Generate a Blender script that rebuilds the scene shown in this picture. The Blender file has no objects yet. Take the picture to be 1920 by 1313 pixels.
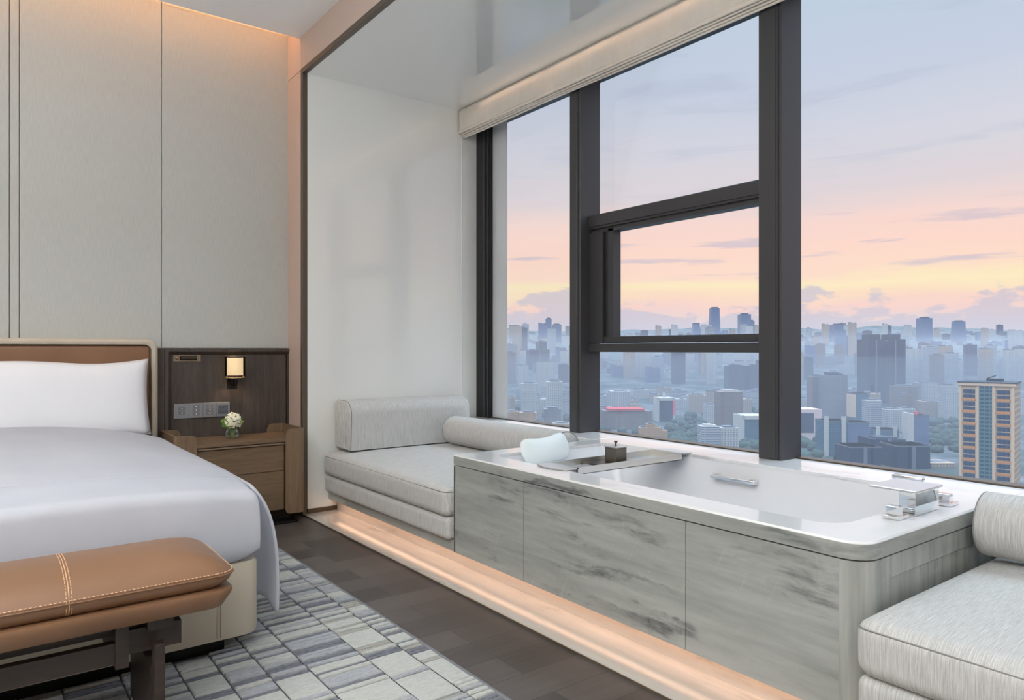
import bpy, bmesh, math, random
from mathutils import Vector, Matrix
PI = math.pi
C = bpy.context.scene
COL = C.collection
rnd = random.Random(7)

# ------------------------------------------------------------------ camera
FPX = 1330.0; CAMH = 1.15
YAW = math.atan2(1005, 1330)
FX, FY = math.sin(YAW), math.cos(YAW)      # forward
RX, RY = math.cos(YAW), -math.sin(YAW)     # right
cd = bpy.data.cameras.new('camera'); cam = bpy.data.objects.new('camera', cd); COL.objects.link(cam)
cam.location = (0, 0, CAMH); cam.rotation_euler = (PI/2, 0, -YAW)
cd.sensor_width = 36; cd.lens = 36*FPX/1920; cd.shift_y = -1.5/1920
cd.clip_start = .05; cd.clip_end = 30000
C.camera = cam
C.view_settings.view_transform = 'Standard'; C.view_settings.look = 'None'
C.view_settings.gamma = 1; C.view_settings.use_curve_mapping = False
C.view_settings.exposure = 0.0
C.cycles.max_bounces = 10; C.cycles.diffuse_bounces = 5; C.cycles.glossy_bounces = 5
C.cycles.transparent_max_bounces = 16; C.cycles.transmission_bounces = 8
C.cycles.volume_bounces = 1
C.cycles.sample_clamp_indirect = 6
C.cycles.use_denoising = True
C.cycles.caustics_reflective = False; C.cycles.caustics_refractive = False

def lin(c):
    def f(v):
        v = v/255.0
        return v/12.92 if v <= .04045 else ((v+.055)/1.055)**2.4
    return (f(c[0]), f(c[1]), f(c[2]), 1)

# ------------------------------------------------------------------ node helper
class NT:
    def __init__(s, tree): s.t = tree; s.n = tree.nodes; s.l = tree.links
    def add(s, kind, **kw):
        n = s.n.new(kind)
        for k, v in kw.items():
            if k.startswith('i_'):
                key = k[2:].replace('_', ' ')
                s.put(n, key, v)
            elif k.startswith('n_'): s.put(n, int(k[2:]), v)
            else: setattr(n, k, v)
        return n
    def put(s, n, key, v):
        if isinstance(v, bpy.types.NodeSocket): s.l.new(v, n.inputs[key])
        else: n.inputs[key].default_value = v
    def math(s, op, a, b=0.0, c=None, clamp=False):
        n = s.n.new('ShaderNodeMath'); n.operation = op; n.use_clamp = clamp
        s.put(n, 0, a); s.put(n, 1, b)
        if c is not None: s.put(n, 2, c)
        return n.outputs[0]
    def mix(s, f, a, b, mode='MIX'):
        n = s.n.new('ShaderNodeMix'); n.data_type = 'RGBA'; n.blend_type = mode
        s.put(n, 0, f); s.put(n, 6, a); s.put(n, 7, b)
        return n.outputs[2]
    def ramp(s, f, stops, interp='LINEAR'):
        n = s.n.new('ShaderNodeValToRGB'); r = n.color_ramp; r.interpolation = interp
        while len(r.elements) < len(stops): r.elements.new(.5)
        for e, (p, c) in zip(r.elements, stops):
            e.position = p; e.color = c if len(c) == 4 else (*c, 1)
        s.put(n, 0, f); return n.outputs[0]
    def noise(s, vec, scale, detail=4, rough=.5, dist=0.0):
        n = s.n.new('ShaderNodeTexNoise'); s.put(n, 'Vector', vec)
        n.inputs['Scale'].default_value = scale; n.inputs['Detail'].default_value = detail
        n.inputs['Roughness'].default_value = rough; n.inputs['Distortion'].default_value = dist
        return n.outputs[0]
    def mapping(s, vec, scale=(1,1,1), rot=(0,0,0), loc=(0,0,0)):
        n = s.n.new('ShaderNodeMapping'); s.put(n, 'Vector', vec)
        n.inputs['Scale'].default_value = scale; n.inputs['Rotation'].default_value = rot
        n.inputs['Location'].default_value = loc
        return n.outputs[0]
    def sstep(s, v, a, b):
        n = s.n.new('ShaderNodeMapRange'); n.interpolation_type = 'SMOOTHSTEP'
        s.put(n, 0, v); s.put(n, 1, a); s.put(n, 2, b)
        return n.outputs[0]
g1 = lambda v: (v, v, v, 1)

# ------------------------------------------------------------------ world: dusk sky with cloud bands
W = bpy.data.worlds.new('dusk_sky'); C.world = W; W.use_nodes = True
w = NT(W.node_tree)
for n in list(w.n): w.n.remove(n)
tc = w.add('ShaderNodeTexCoord')
sep = w.add('ShaderNodeSeparateXYZ'); w.l.new(tc.outputs['Generated'], sep.inputs[0])
sx, sy, sz = sep.outputs
hor = w.math('SQRT', w.math('ADD', w.math('MULTIPLY', sx, sx), w.math('MULTIPLY', sy, sy)))
el = w.math('DIVIDE', sz, w.math('MAXIMUM', hor, .02))           # tangent of the elevation
az = w.math('ARCTAN2', sx, sy)
comb = w.add('ShaderNodeCombineXYZ'); w.put(comb, 0, w.math('MULTIPLY', az, 2.2)); w.put(comb, 1, w.math('MULTIPLY', el, 14.0)); w.put(comb, 2, 0.0)
streak = w.noise(comb.outputs[0], 1.6, 5, .55, .6)
comb2 = w.add('ShaderNodeCombineXYZ'); w.put(comb2, 0, w.math('MULTIPLY', az, 9.0)); w.put(comb2, 1, w.math('MULTIPLY', el, 22.0)); w.put(comb2, 2, 3.3)
puff = w.noise(comb2.outputs[0], 1.3, 6, .55, .2)
elw = w.math('ADD', el, w.math('MULTIPLY', w.math('SUBTRACT', streak, .5), .045))
T = lambda e: e/0.55
stops = [(T(-.02), lin((206,198,208))), (T(.035), lin((232,212,208))), (T(.055), lin((252,212,198))), (T(.072), lin((255,224,192))),
         (T(.086), lin((255,236,192))), (T(.100), lin((255,222,200))), (T(.135), lin((254,218,204))), (T(.170), lin((246,217,210))), (T(.205), lin((224,214,218))),
         (T(.27), lin((212,213,224))), (T(.36), lin((198,208,226))), (T(.50), lin((190,209,226)))]
base = w.ramp(w.math('DIVIDE', elw, .55), [(max(0, p), c) for p, c in stops])
# grey-violet cloud streaks higher up and heaped clouds near the horizon
m1 = w.math('MULTIPLY', w.sstep(streak, .52, .70), w.sstep(el, .17, .26))
skyc = w.mix(w.math('MULTIPLY', m1, .35), base, lin((176,186,206)))
topc = w.math('ADD', .056, w.math('MULTIPLY', w.math('SUBTRACT', puff, .5), .19))
m2 = w.math('SUBTRACT', 1.0, w.sstep(w.math('SUBTRACT', el, topc), -.004, .008))
skyc = w.mix(w.math('MULTIPLY', m2, .78), skyc, lin((205,197,208)))
comb3 = w.add('ShaderNodeCombineXYZ'); w.put(comb3, 0, w.math('MULTIPLY', az, 5.0)); w.put(comb3, 1, w.math('MULTIPLY', el, 60.0)); w.put(comb3, 2, 9.1)
bar = w.noise(comb3.outputs[0], 1.0, 4, .5, .3)
m3 = w.math('MULTIPLY', w.sstep(bar, .56, .66), w.math('MULTIPLY', w.sstep(el, .09, .105), w.math('SUBTRACT', 1.0, w.sstep(el, .15, .19))))
skyc = w.mix(w.math('MULTIPLY', m3, .7), skyc, lin((204,194,208)))
skyc = w.mix(w.sstep(el, -.05, -.02), lin((120,135,160)), skyc)
# unseen sky overhead boosted above the visible band to light the interior
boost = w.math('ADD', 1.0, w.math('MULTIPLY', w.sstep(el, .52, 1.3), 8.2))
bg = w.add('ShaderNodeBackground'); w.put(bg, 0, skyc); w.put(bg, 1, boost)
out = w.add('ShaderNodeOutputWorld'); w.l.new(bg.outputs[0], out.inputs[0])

# ------------------------------------------------------------------ large lights: added unseen fill, then the room's own strips
def area(name, loc, size, sizey, power, color, rot=(0,0,0), spread=None):
    ld = bpy.data.lights.new(name, 'AREA'); ld.shape = 'RECTANGLE'; ld.size = size; ld.size_y = sizey
    ld.energy = power; ld.color = color
    if spread: ld.spread = spread
    o = bpy.data.objects.new(name, ld); COL.objects.link(o); o.location = loc; o.rotation_euler = rot
    return o
area('fill_light_room', (-1.2, -1.2, 3.30), 3.0, 3.0, 85, (.93, .985, 1))  # unseen fill over the room, added to brighten the interior
area('fill_light_up', (-1.8, 0.9, 1.95), 1.2, 1.2, 225, (.93, .99, 1), (PI, 0, 0))  # added upward fill outside the view, bounced off the ceiling
area('fill_light_bed', (-.6, 2.6, 3.30), 2.4, 2.4, 22, (.93, .985, 1))  # second unseen fill above the bed, added for brightness
area('cove_light', (0.2, 5.00, 3.42), 3.2, .05, 20, (1, .50, .24), (PI, 0, 0))
area('plinth_light', (2.025, 2.0, .082), .03, 5.4, 2.0, (1, .58, .37))
area('blind_pocket_light', (3.05, 1.5, 3.055), .03, 6.0, 1.0, (1, .66, .46))

# ------------------------------------------------------------------ materials
MATS = {}
def mat(name, col=None, rough=.5, metal=0.0, spec=.5, coat=0.0, build=None, **kw):
    if name in MATS: return MATS[name]
    m = bpy.data.materials.new(name); m.use_nodes = True
    t = NT(m.node_tree); p = t.n['Principled BSDF']
    if col is not None: p.inputs['Base Color'].default_value = lin(col)
    p.inputs['Roughness'].default_value = rough; p.inputs['Metallic'].default_value = metal
    p.inputs['Specular IOR Level'].default_value = spec
    if coat: p.inputs['Coat Weight'].default_value = coat; p.inputs['Coat Roughness'].default_value = .03
    for k, v in kw.items(): p.inputs[k.replace('_', ' ')].default_value = v
    if build: build(t, p)
    MATS[name] = m; return m
def objc(t):
    return t.add('ShaderNodeTexCoord').outputs['Object']
def bump(t, p, h, strength=.3, dist=.01):
    b = t.add('ShaderNodeBump'); t.put(b, 'Height', h); b.inputs['Strength'].default_value = strength; b.inputs['Distance'].default_value = dist
    t.l.new(b.outputs[0], p.inputs['Normal'])

def fabric(c0, c1, sc, bumpy=.25):
    def f(t, p):
        v = t.mapping(objc(t), sc)
        n = t.noise(v, 1.0, 5, .65); n2 = t.noise(objc(t), 700, 2, .5)
        s = t.math('ADD', t.math('MULTIPLY', n, .75), t.math('MULTIPLY', n2, .25))
        t.l.new(t.ramp(s, [(.36, lin(c0)), (.64, lin(c1))]), p.inputs['Base Color'])
        bump(t, p, s, bumpy, .002)
        p.inputs['Sheen Weight'].default_value = .15
    return f
M_sofa_y = mat('grey_heather_fabric', rough=.9, spec=.2, build=fabric((166,165,162), (214,213,210), (16, 480, 16)))
M_sofa_x = mat('grey_heather_fabric_upright', rough=.9, spec=.2, build=fabric((172,171,168), (212,211,208), (480, 60, 14)))
M_pipe = mat('grey_piping', (138,136,132), .9)
M_wallfab = mat('wall_fabric', rough=.85, spec=.2, build=fabric((180,181,176), (197,198,193), (420, 20, 14), .12))
M_white = mat('white_linen', rough=.85, spec=.25, build=lambda t, p: (t.l.new(t.ramp(t.noise(objc(t), 5, 3), [(.3, lin((226,227,232))), (.7, lin((233,234,238)))]), p.inputs['Base Color']), bump(t, p, t.noise(t.mapping(objc(t), (3, 3, 3)), 1.4, 4, .5), .35, .03)))
def m_translucent(m, f=.5):
    t = NT(m.node_tree); p = t.n['Principled BSDF']; o = [n for n in t.n if n.type == 'OUTPUT_MATERIAL'][0]
    tl = t.add('ShaderNodeBsdfTranslucent'); tl.inputs[0].default_value = lin((236,237,242))
    mx = t.add('ShaderNodeMixShader'); mx.inputs[0].default_value = f
    t.l.new(p.outputs[0], mx.inputs[1]); t.l.new(tl.outputs[0], mx.inputs[2]); t.l.new(mx.outputs[0], o.inputs[0])
m_translucent(M_white)
M_white2 = mat('white_pillow_linen', rough=.85, spec=.25, build=lambda t, p: (t.put(p, 'Base Color', lin((235,236,240))), bump(t, p, t.noise(t.mapping(objc(t), (4, 4, 2)), 2.0, 4, .5), .25, .02)))
def leather(c0, c1):
    def f(t, p):
        n = t.noise(objc(t), 3, 3); t.l.new(t.ramp(n, [(.3, lin(c0)), (.7, lin(c1))]), p.inputs['Base Color'])
        bump(t, p, t.noise(objc(t), 350, 3), .12, .001)
    return f
M_tan = mat('tan_leather', rough=.42, spec=.45, build=leather((124,90,64), (136,100,74)))
M_stitch = mat('leather_stitch', (222,180,140), .7)
M_beige = mat('beige_leather', rough=.5, spec=.4, build=leather((188,178,160), (198,189,172)))
M_beige_stitch = mat('beige_stitch', (140,128,110), .7)
def wood(c0, c1, sc, rot=(0,0,0), r=.45, b=.15):
    def f(t, p):
        v = t.mapping(objc(t), sc, rot)
        n = t.noise(v, 1.0, 6, .6, .8)
        n2 = t.noise(t.mapping(objc(t), tuple(s*7 for s in sc), rot), 1.0, 3, .6)
        s = t.math('ADD', t.math('MULTIPLY', n, .65), t.math('MULTIPLY', n2, .35))
        t.l.new(t.ramp(s, [(.34, lin(c0)), (.66, lin(c1))]), p.inputs['Base Color'])
        bump(t, p, s, b, .002)
    return f
M_panelwood = mat('dark_ash_panel', rough=.45, build=wood((58,50,46), (86,76,69), (26, 26, 1.8)))
M_nightwood = mat('brown_oak', rough=.42, build=wood((96,77,58), (128,104,79), (2.2, 30, 30)))
M_nightwood_v = mat('brown_oak_upright', rough=.42, build=wood((104,84,64), (134,110,84), (30, 30, 2.0)))
M_benchwood = mat('espresso_wood', rough=.4, build=wood((38,29,24), (54,42,35), (2, 30, 30)))
M_black = mat('black_metal', (22,20,19), .3, .4)
M_bronze = mat('bronze_metal', (92,80,68), .38, .7)
M_bronze_l = mat('light_bronze', (150,134,115), .35, .8)
M_trimb = mat('bay_trim_bronze', (100,90,78), .4, .5)
M_frame = mat('window_frame_paint', (66,65,67), .42, .15)
M_gasket = mat('gasket_black', (26,26,27), .5)
M_chrome = mat('chrome', (235,238,240), .04, 1.0)
M_nickel = mat('brushed_nickel', (222,221,217), .38, 1.0)
M_nickel_d = mat('dark_nickel', (120,115,106), .3, 1.0)
M_basin = mat('white_acrylic', (226,226,228), .18, coat=.4)
M_gel = mat('pillow_gel', (226,234,234), .35, spec=.4, Subsurface_Weight=.0)
M_pvc = mat('lacquer_white', rough=.2, build=lambda t, p: t.put(p, 'Base Color', lin((238,238,233))), coat=1.0, spec=.6)
M_ceil = mat('ceiling_paint', (246,247,248), .8)
M_lacq_ceil = mat('lacquer_ceiling', (240,240,236), .06, coat=1.0, spec=.7)
M_fascia = mat('fascia_paint', (196,176,164), .55)
M_blind = mat('blind_fabric', rough=.85, build=fabric((218,208,196), (226,218,208), (6, 9, 3), .05))
M_greyglass = mat('pale_grey_glass', (206,210,214), .12, coat=.6)
def marble(sc, seed, rot=(0,0,0), dark=(76,78,80), light=(174,176,171), mid=(146,148,144), amt=1.0):
    def f(t, p):
        o = objc(t)
        v = t.mapping(o, sc, rot, (seed, seed*.7, seed*1.3))
        warp = t.noise(o, 2.2, 4, .6)
        va = t.add('ShaderNodeVectorMath'); va.operation = 'ADD'; t.l.new(v, va.inputs[0])
        cb = t.add('ShaderNodeCombineXYZ'); t.put(cb, 0, t.math('MULTIPLY', warp, 1.2)); t.put(cb, 1, t.math('MULTIPLY', warp, .4)); t.put(cb, 2, t.math('MULTIPLY', warp, 1.2)); t.l.new(cb.outputs[0], va.inputs[1])
        n = t.noise(va.outputs[0], 1.0, 7, .62)
        big = t.noise(t.mapping(o, (1, 1, 1), (0, 0, 0), (seed*3, seed, 1.7)), 2.3, 3, .55)
        c = t.ramp(t.noise(t.mapping(o, tuple(s*.7 for s in sc), rot), 2.0, 6, .6), [(.3, lin(mid)), (.7, lin(light))])
        vein = t.math('MULTIPLY', t.sstep(n, .53, .70), t.math('MULTIPLY', t.sstep(big, .40, .58), amt*.85), clamp=True)
        c = t.mix(vein, c, lin(dark))
        # fine pale crossing scratches
        s1 = t.noise(t.mapping(t.mapping(o, (1, 1, 1), (.22, 0, 0)), (5, 60, 5)), 1.0, 3, .6)
        c = t.mix(t.math('MULTIPLY', t.sstep(s1, .6, .78), .2), c, lin((196,195,190)))
        s2 = t.noise(t.mapping(t.mapping(o, (1, 1, 1), (-.42, 0, 0)), (5, 50, 4), (0, 0, 0), (3, 3, 3)), 1.0, 3, .6)
        c = t.mix(t.math('MULTIPLY', t.sstep(s2, .6, .78), .22), c, lin((196,195,190)))
        t.l.new(c, p.inputs['Base Color'])
    return f
M_marble = mat('grey_marble', rough=.22, spec=.5, build=marble((2.0, 1.3, 12), 2.0, (.18, 0, 0)))
M_marble_skywhite = mat('sky_whitened_marble', rough=.30, spec=.6, coat=.75, build=marble((3, 1.2, 12), 5.0, (0, 0, .1), amt=.5, light=(240,240,239), mid=(230,230,229)))  # sky reflection put into the colour: grey slab whitened on top
M_marble_end = mat('grey_marble_end', rough=.2, spec=.5, build=marble((16, 16, 1.0), 8.0, light=(178,179,173), mid=(138,140,135), dark=(78,80,82)))
M_marble_floor = mat('marble_floor_strip', rough=.14, spec=.5, build=marble((10, 1.2, 12), 11.0, amt=.5, light=(206,200,192), mid=(186,180,172)))
def m_floor(t, p):
    o = objc(t)
    br = t.add('ShaderNodeTexBrick'); t.l.new(t.mapping(o, (1, 1, 1)), br.inputs['Vector'])
    br.offset = .37; br.offset_frequency = 2
    br.inputs['Color1'].default_value = (0,0,0,1); br.inputs['Color2'].default_value = (1,1,1,1); br.inputs['Mortar'].default_value = (.5,.5,.5,1)
    br.inputs['Scale'].default_value = 1; br.inputs['Brick Width'].default_value = .95; br.inputs['Row Height'].default_value = .165
    br.inputs['Mortar Size'].default_value = .0012; br.inputs['Bias'].default_value = 0
    g = t.noise(t.mapping(o, (2.5, 34, 1)), 1.0, 6, .62, 1.2)
    s = t.math('ADD', t.math('MULTIPLY', g, .6), t.math('MULTIPLY', br.outputs[0], .4))
    c = t.ramp(s, [(.25, lin((56,50,47))), (.75, lin((94,86,81)))])
    c = t.mix(br.outputs['Fac'], c, lin((40,34,30)))
    t.l.new(c, p.inputs['Base Color']); bump(t, p, t.math('SUBTRACT', g, br.outputs['Fac']), .15, .002)
    t.l.new(t.math('ADD', .32, t.math('MULTIPLY', g, .2)), p.inputs['Roughness'])
M_floor = mat('dark_oak_floor', build=m_floor)
def rugm(c0, c1):
    def f(t, p):
        n = t.noise(t.mapping(objc(t), (40, 260, 60)), 1.0, 3, .6)
        t.l.new(t.ramp(n, [(.35, lin(c0)), (.6, lin(c1))]), p.inputs['Base Color'])
        bump(t, p, t.noise(objc(t), 260, 3), .5, .004)
    return f
RUG = [mat('rug_wool_pale', rough=.95, spec=.1, build=rugm((172,172,166), (190,190,184))),
       mat('rug_wool_silver', rough=.95, spec=.1, build=rugm((150,152,154), (172,173,175))),
       mat('rug_wool_slate', rough=.95, spec=.1, build=rugm((100,102,108), (124,126,132))),
       mat('rug_wool_taupe', rough=.95, spec=.1, build=rugm((150,146,138), (166,162,154)))]
M_rugbase = mat('rug_ground', (120,120,123), .95)
M_rugthread = mat('rug_thread', (92,92,96), .95)

def m_glass(name, tint=(1,1,1,1), rmax=1.0):
    m = bpy.data.materials.new(name); m.use_nodes = True; t = NT(m.node_tree)
    for n in list(t.n): t.n.remove(n)
    tr = t.add('ShaderNodeBsdfTransparent'); tr.inputs[0].default_value = tint
    gl = t.add('ShaderNodeBsdfGlossy'); gl.inputs['Roughness'].default_value = .01
    fr = t.add('ShaderNodeFresnel'); fr.inputs[0].default_value = 1.4
    mx = t.add('ShaderNodeMixShader'); t.l.new(t.math('MULTIPLY', fr.outputs[0], rmax), mx.inputs[0]); t.l.new(tr.outputs[0], mx.inputs[1]); t.l.new(gl.outputs[0], mx.inputs[2])
    o = t.add('ShaderNodeOutputMaterial'); t.l.new(mx.outputs[0], o.inputs[0]); MATS[name] = m; return m
M_glass = m_glass('window_glass', (1,1,1,1), .10)
M_vglass = m_glass('vase_glass', (.97,.99,.99,1), .6)
M_lglass = m_glass('lamp_glass', (.80,.78,.78,1), 1.0)
M_water = m_glass('vase_water', (.95,.98,.96,1), .3)
def emis(name, col, s):
    m = mat(name, col, .8); p = m.node_tree.nodes['Principled BSDF']
    p.inputs['Emission Color'].default_value = lin(col); p.inputs['Emission Strength'].default_value = s; return m
M_shade = emis('lit_shade', (255,226,176), .85)
M_led = emis('led_strip', (255,190,140), 2.0)

# ------------------------------------------------------------------ mesh helpers
def link(name, bm, m, parent=None, smooth=None, kind=None):
    me = bpy.data.meshes.new(name); 
    bmesh.ops.recalc_face_normals(bm, faces=bm.faces[:])
    bm.to_mesh(me); bm.free()
    for x in (m if isinstance(m, (list, tuple)) else [m]): me.materials.append(x)
    o = bpy.data.objects.new(name, me); COL.objects.link(o)
    if parent is not None: o.parent = parent
    if smooth: 
        me.polygons.foreach_set('use_smooth', [True]*len(me.polygons))
        if smooth is not True: me.set_sharp_from_angle(angle=math.radians(smooth))
    if kind: o['kind'] = kind
    return o
def tag(o, label, cat, group=None):
    o['label'] = label; o['category'] = cat
    if group: o['group'] = group
    return o
def thing(name, loc, label, cat, group=None):
    o = bpy.data.objects.new(name, None); COL.objects.link(o); o.location = loc; o.empty_display_size = .1
    return tag(o, label, cat, group)
def offset(o, parent):          # parts are built in world coordinates
    o.matrix_parent_inverse = Matrix.Translation(-Vector(parent.location)); return o
def part(name, bm, m, parent, smooth=None, label=None):
    o = link(name, bm, m, None, smooth); o.parent = parent
    base = parent
    while base.parent is not None: base = base.parent
    # object origin at the root's base; vertices are moved there
    if parent.parent is None:
        o.matrix_parent_inverse = Matrix.Translation(-Vector(parent.location))
    if label: o['label'] = label
    return o
def bx(bm, x0, x1, y0, y1, z0, z1, bev=0, seg=2, mi=0):
    r = bmesh.ops.create_cube(bm, size=1)
    vs = r['verts']
    for v in vs: v.co = Vector(((x0+x1)/2 + v.co.x*(x1-x0), (y0+y1)/2 + v.co.y*(y1-y0), (z0+z1)/2 + v.co.z*(z1-z0)))
    fs = list({f for v in vs for f in v.link_faces})
    for f in fs: f.material_index = mi
    if bev:
        es = list({e for v in vs for e in v.link_edges})
        bmesh.ops.bevel(bm, geom=es, offset=bev, segments=seg, profile=.5, affect='EDGES')
    return bm
def B(*a, **k): return bx(bmesh.new(), *a, **k)
def rbox(bm, x0, x1, y0, y1, z0, z1, r, nint=8, narc=4, fn=None, rz=None):
    """rounded box on a grid, optional fn(u,v,w,co)->co for puffing; u,v,w in -1..1"""
    c = Vector(((x0+x1)/2, (y0+y1)/2, (z0+z1)/2)); h = Vector(((x1-x0)/2, (y1-y0)/2, (z1-z0)/2))
    r = min(r, min(h)*.999)
    def axis(hh):
        a = [-hh + r - r*math.tan(math.radians(45*(1 - i/narc))) for i in range(narc)]
        n = max(1, nint) if hh-r > 1e-4 else 0
        b = [-(hh-r) + 2*(hh-r)*i/n for i in range(n+1)] if n else [0]
        return a + b + [-x for x in reversed(a)]
    A = [axis(h[i]) for i in range(3)]
    cache = {}
    def vert(p):
        k = tuple(round(q, 6) for q in p)
        if k in cache: return cache[k]
        p = Vector(p)
        inner = Vector([max(-(h[i]-r), min(h[i]-r, p[i])) for i in range(3)])
        d = p-inner
        q = inner + d.normalized()*r if d.length > 1e-9 else p
        co = c+q
        if fn: co = Vector(fn(q.x/h.x, q.y/h.y, q.z/h.z, co))
        cache[k] = bm.verts.new(co); return cache[k]
    for ax in range(3):
        i, j = [k for k in range(3) if k != ax]
        for s in (-1, 1):
            for a in range(len(A[i])-1):
                for b in range(len(A[j])-1):
                    vs = []
                    for (aa, bb) in ((a,b),(a+1,b),(a+1,b+1),(a,b+1)):
                        p = [0,0,0]; p[ax] = s*h[ax]; p[i] = A[i][aa]; p[j] = A[j][bb]
                        vs.append(vert(p))
                    vs = list(dict.fromkeys(vs))
                    if len(vs) > 2:
                        try: bm.faces.new(vs)
                        except ValueError: pass
    return bm
def tube(bm, pts, r, n=8, cap=True, mi=0):
    pts = [Vector(p) for p in pts]; rings = []
    prev = None
    for i, p in enumerate(pts):
        d = (pts[min(i+1, len(pts)-1)] - pts[max(i-1, 0)]).normalized()
        if prev is None:
            up = Vector((0,0,1)) if abs(d.z) < .9 else Vector((1,0,0))
            s = d.cross(up).normalized()
        else: s = (prev - d*prev.dot(d)).normalized()
        prev = s; u = s.cross(d)
        rr = r[i] if isinstance(r, (list, tuple)) else r
        rings.append([bm.verts.new(p + (s*math.cos(2*PI*k/n) + u*math.sin(2*PI*k/n))*rr) for k in range(n)])
    for a, b in zip(rings, rings[1:]):
        for k in range(n):
            f = bm.faces.new((a[k], a[(k+1)%n], b[(k+1)%n], b[k])); f.material_index = mi
    if cap:
        for rg in (rings[0], rings[-1]):
            f = bm.faces.new(rg); f.material_index = mi
    return bm
def lathe(bm, prof, cx, cy, n=32, axis='z', capb=True, capt=True):
    rings = []
    for r, z in prof:
        ring = []
        for k in range(n):
            a = 2*PI*k/n
            ring.append(bm.verts.new((cx + r*math.cos(a), cy + r*math.sin(a), z) if axis == 'z' else (cx + r*math.cos(a), z, cy + r*math.sin(a))))
        rings.append(ring)
    for a, b in zip(rings, rings[1:]):
        for k in range(n): bm.faces.new((a[k], a[(k+1)%n], b[(k+1)%n], b[k]))
    if capb: bm.faces.new(rings[0])
    if capt: bm.faces.new(rings[-1])
    return bm
def rrect(x0, x1, y0, y1, r, n=8):
    """counter-clockwise loop; r may be 4 values: (x0y0, x1y0, x1y1, x0y1)"""
    rs = r if isinstance(r, (list, tuple)) else [r]*4
    pts = []
    for (cx, cy, a0), q in zip((((x0), (y0), PI), ((x1), (y0), 1.5*PI), ((x1), (y1), 0), ((x0), (y1), .5*PI)), rs):
        ox = cx + (q if cx == x0 else -q); oy = cy + (q if cy == y0 else -q)
        for k in range(n+1):
            a = a0 + (PI/2)*k/n; pts.append((ox + q*math.cos(a), oy + q*math.sin(a)))
    return pts
def prism(bm, pts, z0, z1, mi=0):
    a = [bm.verts.new((x, y, z0)) for x, y in pts]; b = [bm.verts.new((x, y, z1)) for x, y in pts]
    n = len(pts)
    for k in range(n): bm.faces.new((a[k], a[(k+1)%n], b[(k+1)%n], b[k])).material_index = mi
    bm.faces.new(a).material_index = mi; bm.faces.new(b).material_index = mi
    return bm
def loft(bm, loops, capb=False, capt=False):
    rs = [[bm.verts.new(p) for p in L] for L in loops]; n = len(rs[0])
    for a, b in zip(rs, rs[1:]):
        for k in range(n): bm.faces.new((a[k], a[(k+1)%n], b[(k+1)%n], b[k]))
    if capb: bm.faces.new(rs[0])
    if capt: bm.faces.new(rs[-1])
    return rs
def prism_y(bm, pts, y0, y1, n=1):
    """profile in (x,z) extruded along y"""
    L = [[(x, y0+(y1-y0)*i/n, z) for x, z in pts] for i in range(n+1)]
    loft(bm, L, True, True); return bm
def prism_x(bm, pts, x0, x1):
    loft(bm, [[(x0, y, z) for y, z in pts], [(x1, y, z) for y, z in pts]], True, True); return bm

# ------------------------------------------------------------------ room shell
YB, YW, ZC, ZR, XF, XG = 5.10, 4.80, 3.33, 3.07, 1.81, 3.31
Y0 = -3.2; XL = -3.2
S = lambda name, bm, m, **k: link(name, bm, m, kind='structure', **k)
S('floor', B(XL, 3.6, Y0, YB+.2, -.12, 0), M_floor)
wb = S('wall_back', B(XL, 1.95, YB+.03, YB+.2, 0, ZC+.35), M_fascia)
def wp(x0, x1, z0=1.156):
    o = link('wall_panel', B(x0, x1, YB, YB+.029, z0, ZC+.33, bev=.003, seg=1), M_wallfab); o.parent = wb; return o
for x0, x1 in ((XL+.02, .155), (.159, .203), (.207, .970), (.974, 1.828)): wp(x0, x1)
o = link('wall_panel', B(XL+.02, .93, YB, YB+.029, 0, 1.153), M_wallfab); o.parent = wb
S('wall_left', B(XL-.15, XL, Y0, YB+.2, 0, ZC+.35), M_fascia)
S('wall_front', B(XL, 3.6, Y0-.15, Y0, 0, ZC+.35), M_fascia)
S('ceiling', B(XL, XF, Y0, 4.87, ZC, ZC+.06), M_ceil)
S('ceiling_cove', B(XL, XF+.15, 4.6, YB+.2, ZC+.33, ZC+.4), M_ceil)
# header above the bay and the pier at its end
hb = bmesh.new(); bx(hb, XF, XF+.14, Y0, 4.835, ZR+.035, ZC+.33); S('wall_header', hb, M_fascia)
pb = bmesh.new(); bx(pb, XF, XF+.14, 4.838, YB+.03, 0, ZR+.026); bx(pb, XF, XF+.14, 4.838, YB+.03, ZR+.030, ZC+.33); S('wall_pier', pb, M_fascia)
S('wall_end', B(1.842, 3.3, YW, YW+.2, .10, ZR), M_pvc)
S('wall_end_joint', B(3.118, 3.123, YW-.004, YW, .6, ZR), M_pvc)
S('ceiling_bay', B(XF+.03, 3.40, Y0, YW, ZR, ZR+.1), M_lacq_ceil)
S('trim_1', B(XF-.004, XF+.03, 4.80, 4.836, 0, ZR+.034, bev=.002, seg=1), M_trimb)
S('trim_2', B(XF-.004, XF+.03, Y0, 4.80, ZR-.002, ZR+.034, bev=.002, seg=1), M_trimb)
S('baseboard_end', B(1.842, 2.06, YW-.012, YW+.19, .004, .035), M_bronze)
S('wall_end_foot', B(1.842, 2.3, YW, YW+.19, .036, .10), M_pvc)
S('trim_3', B(XF, 2.10, Y0, YW-.001, .0, .006), M_marble_floor)          # pale stone strip in the floor
S('trim_4', B(XF-.004, XF, Y0, YW-.001, .0, .0075), M_bronze_l)
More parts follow.
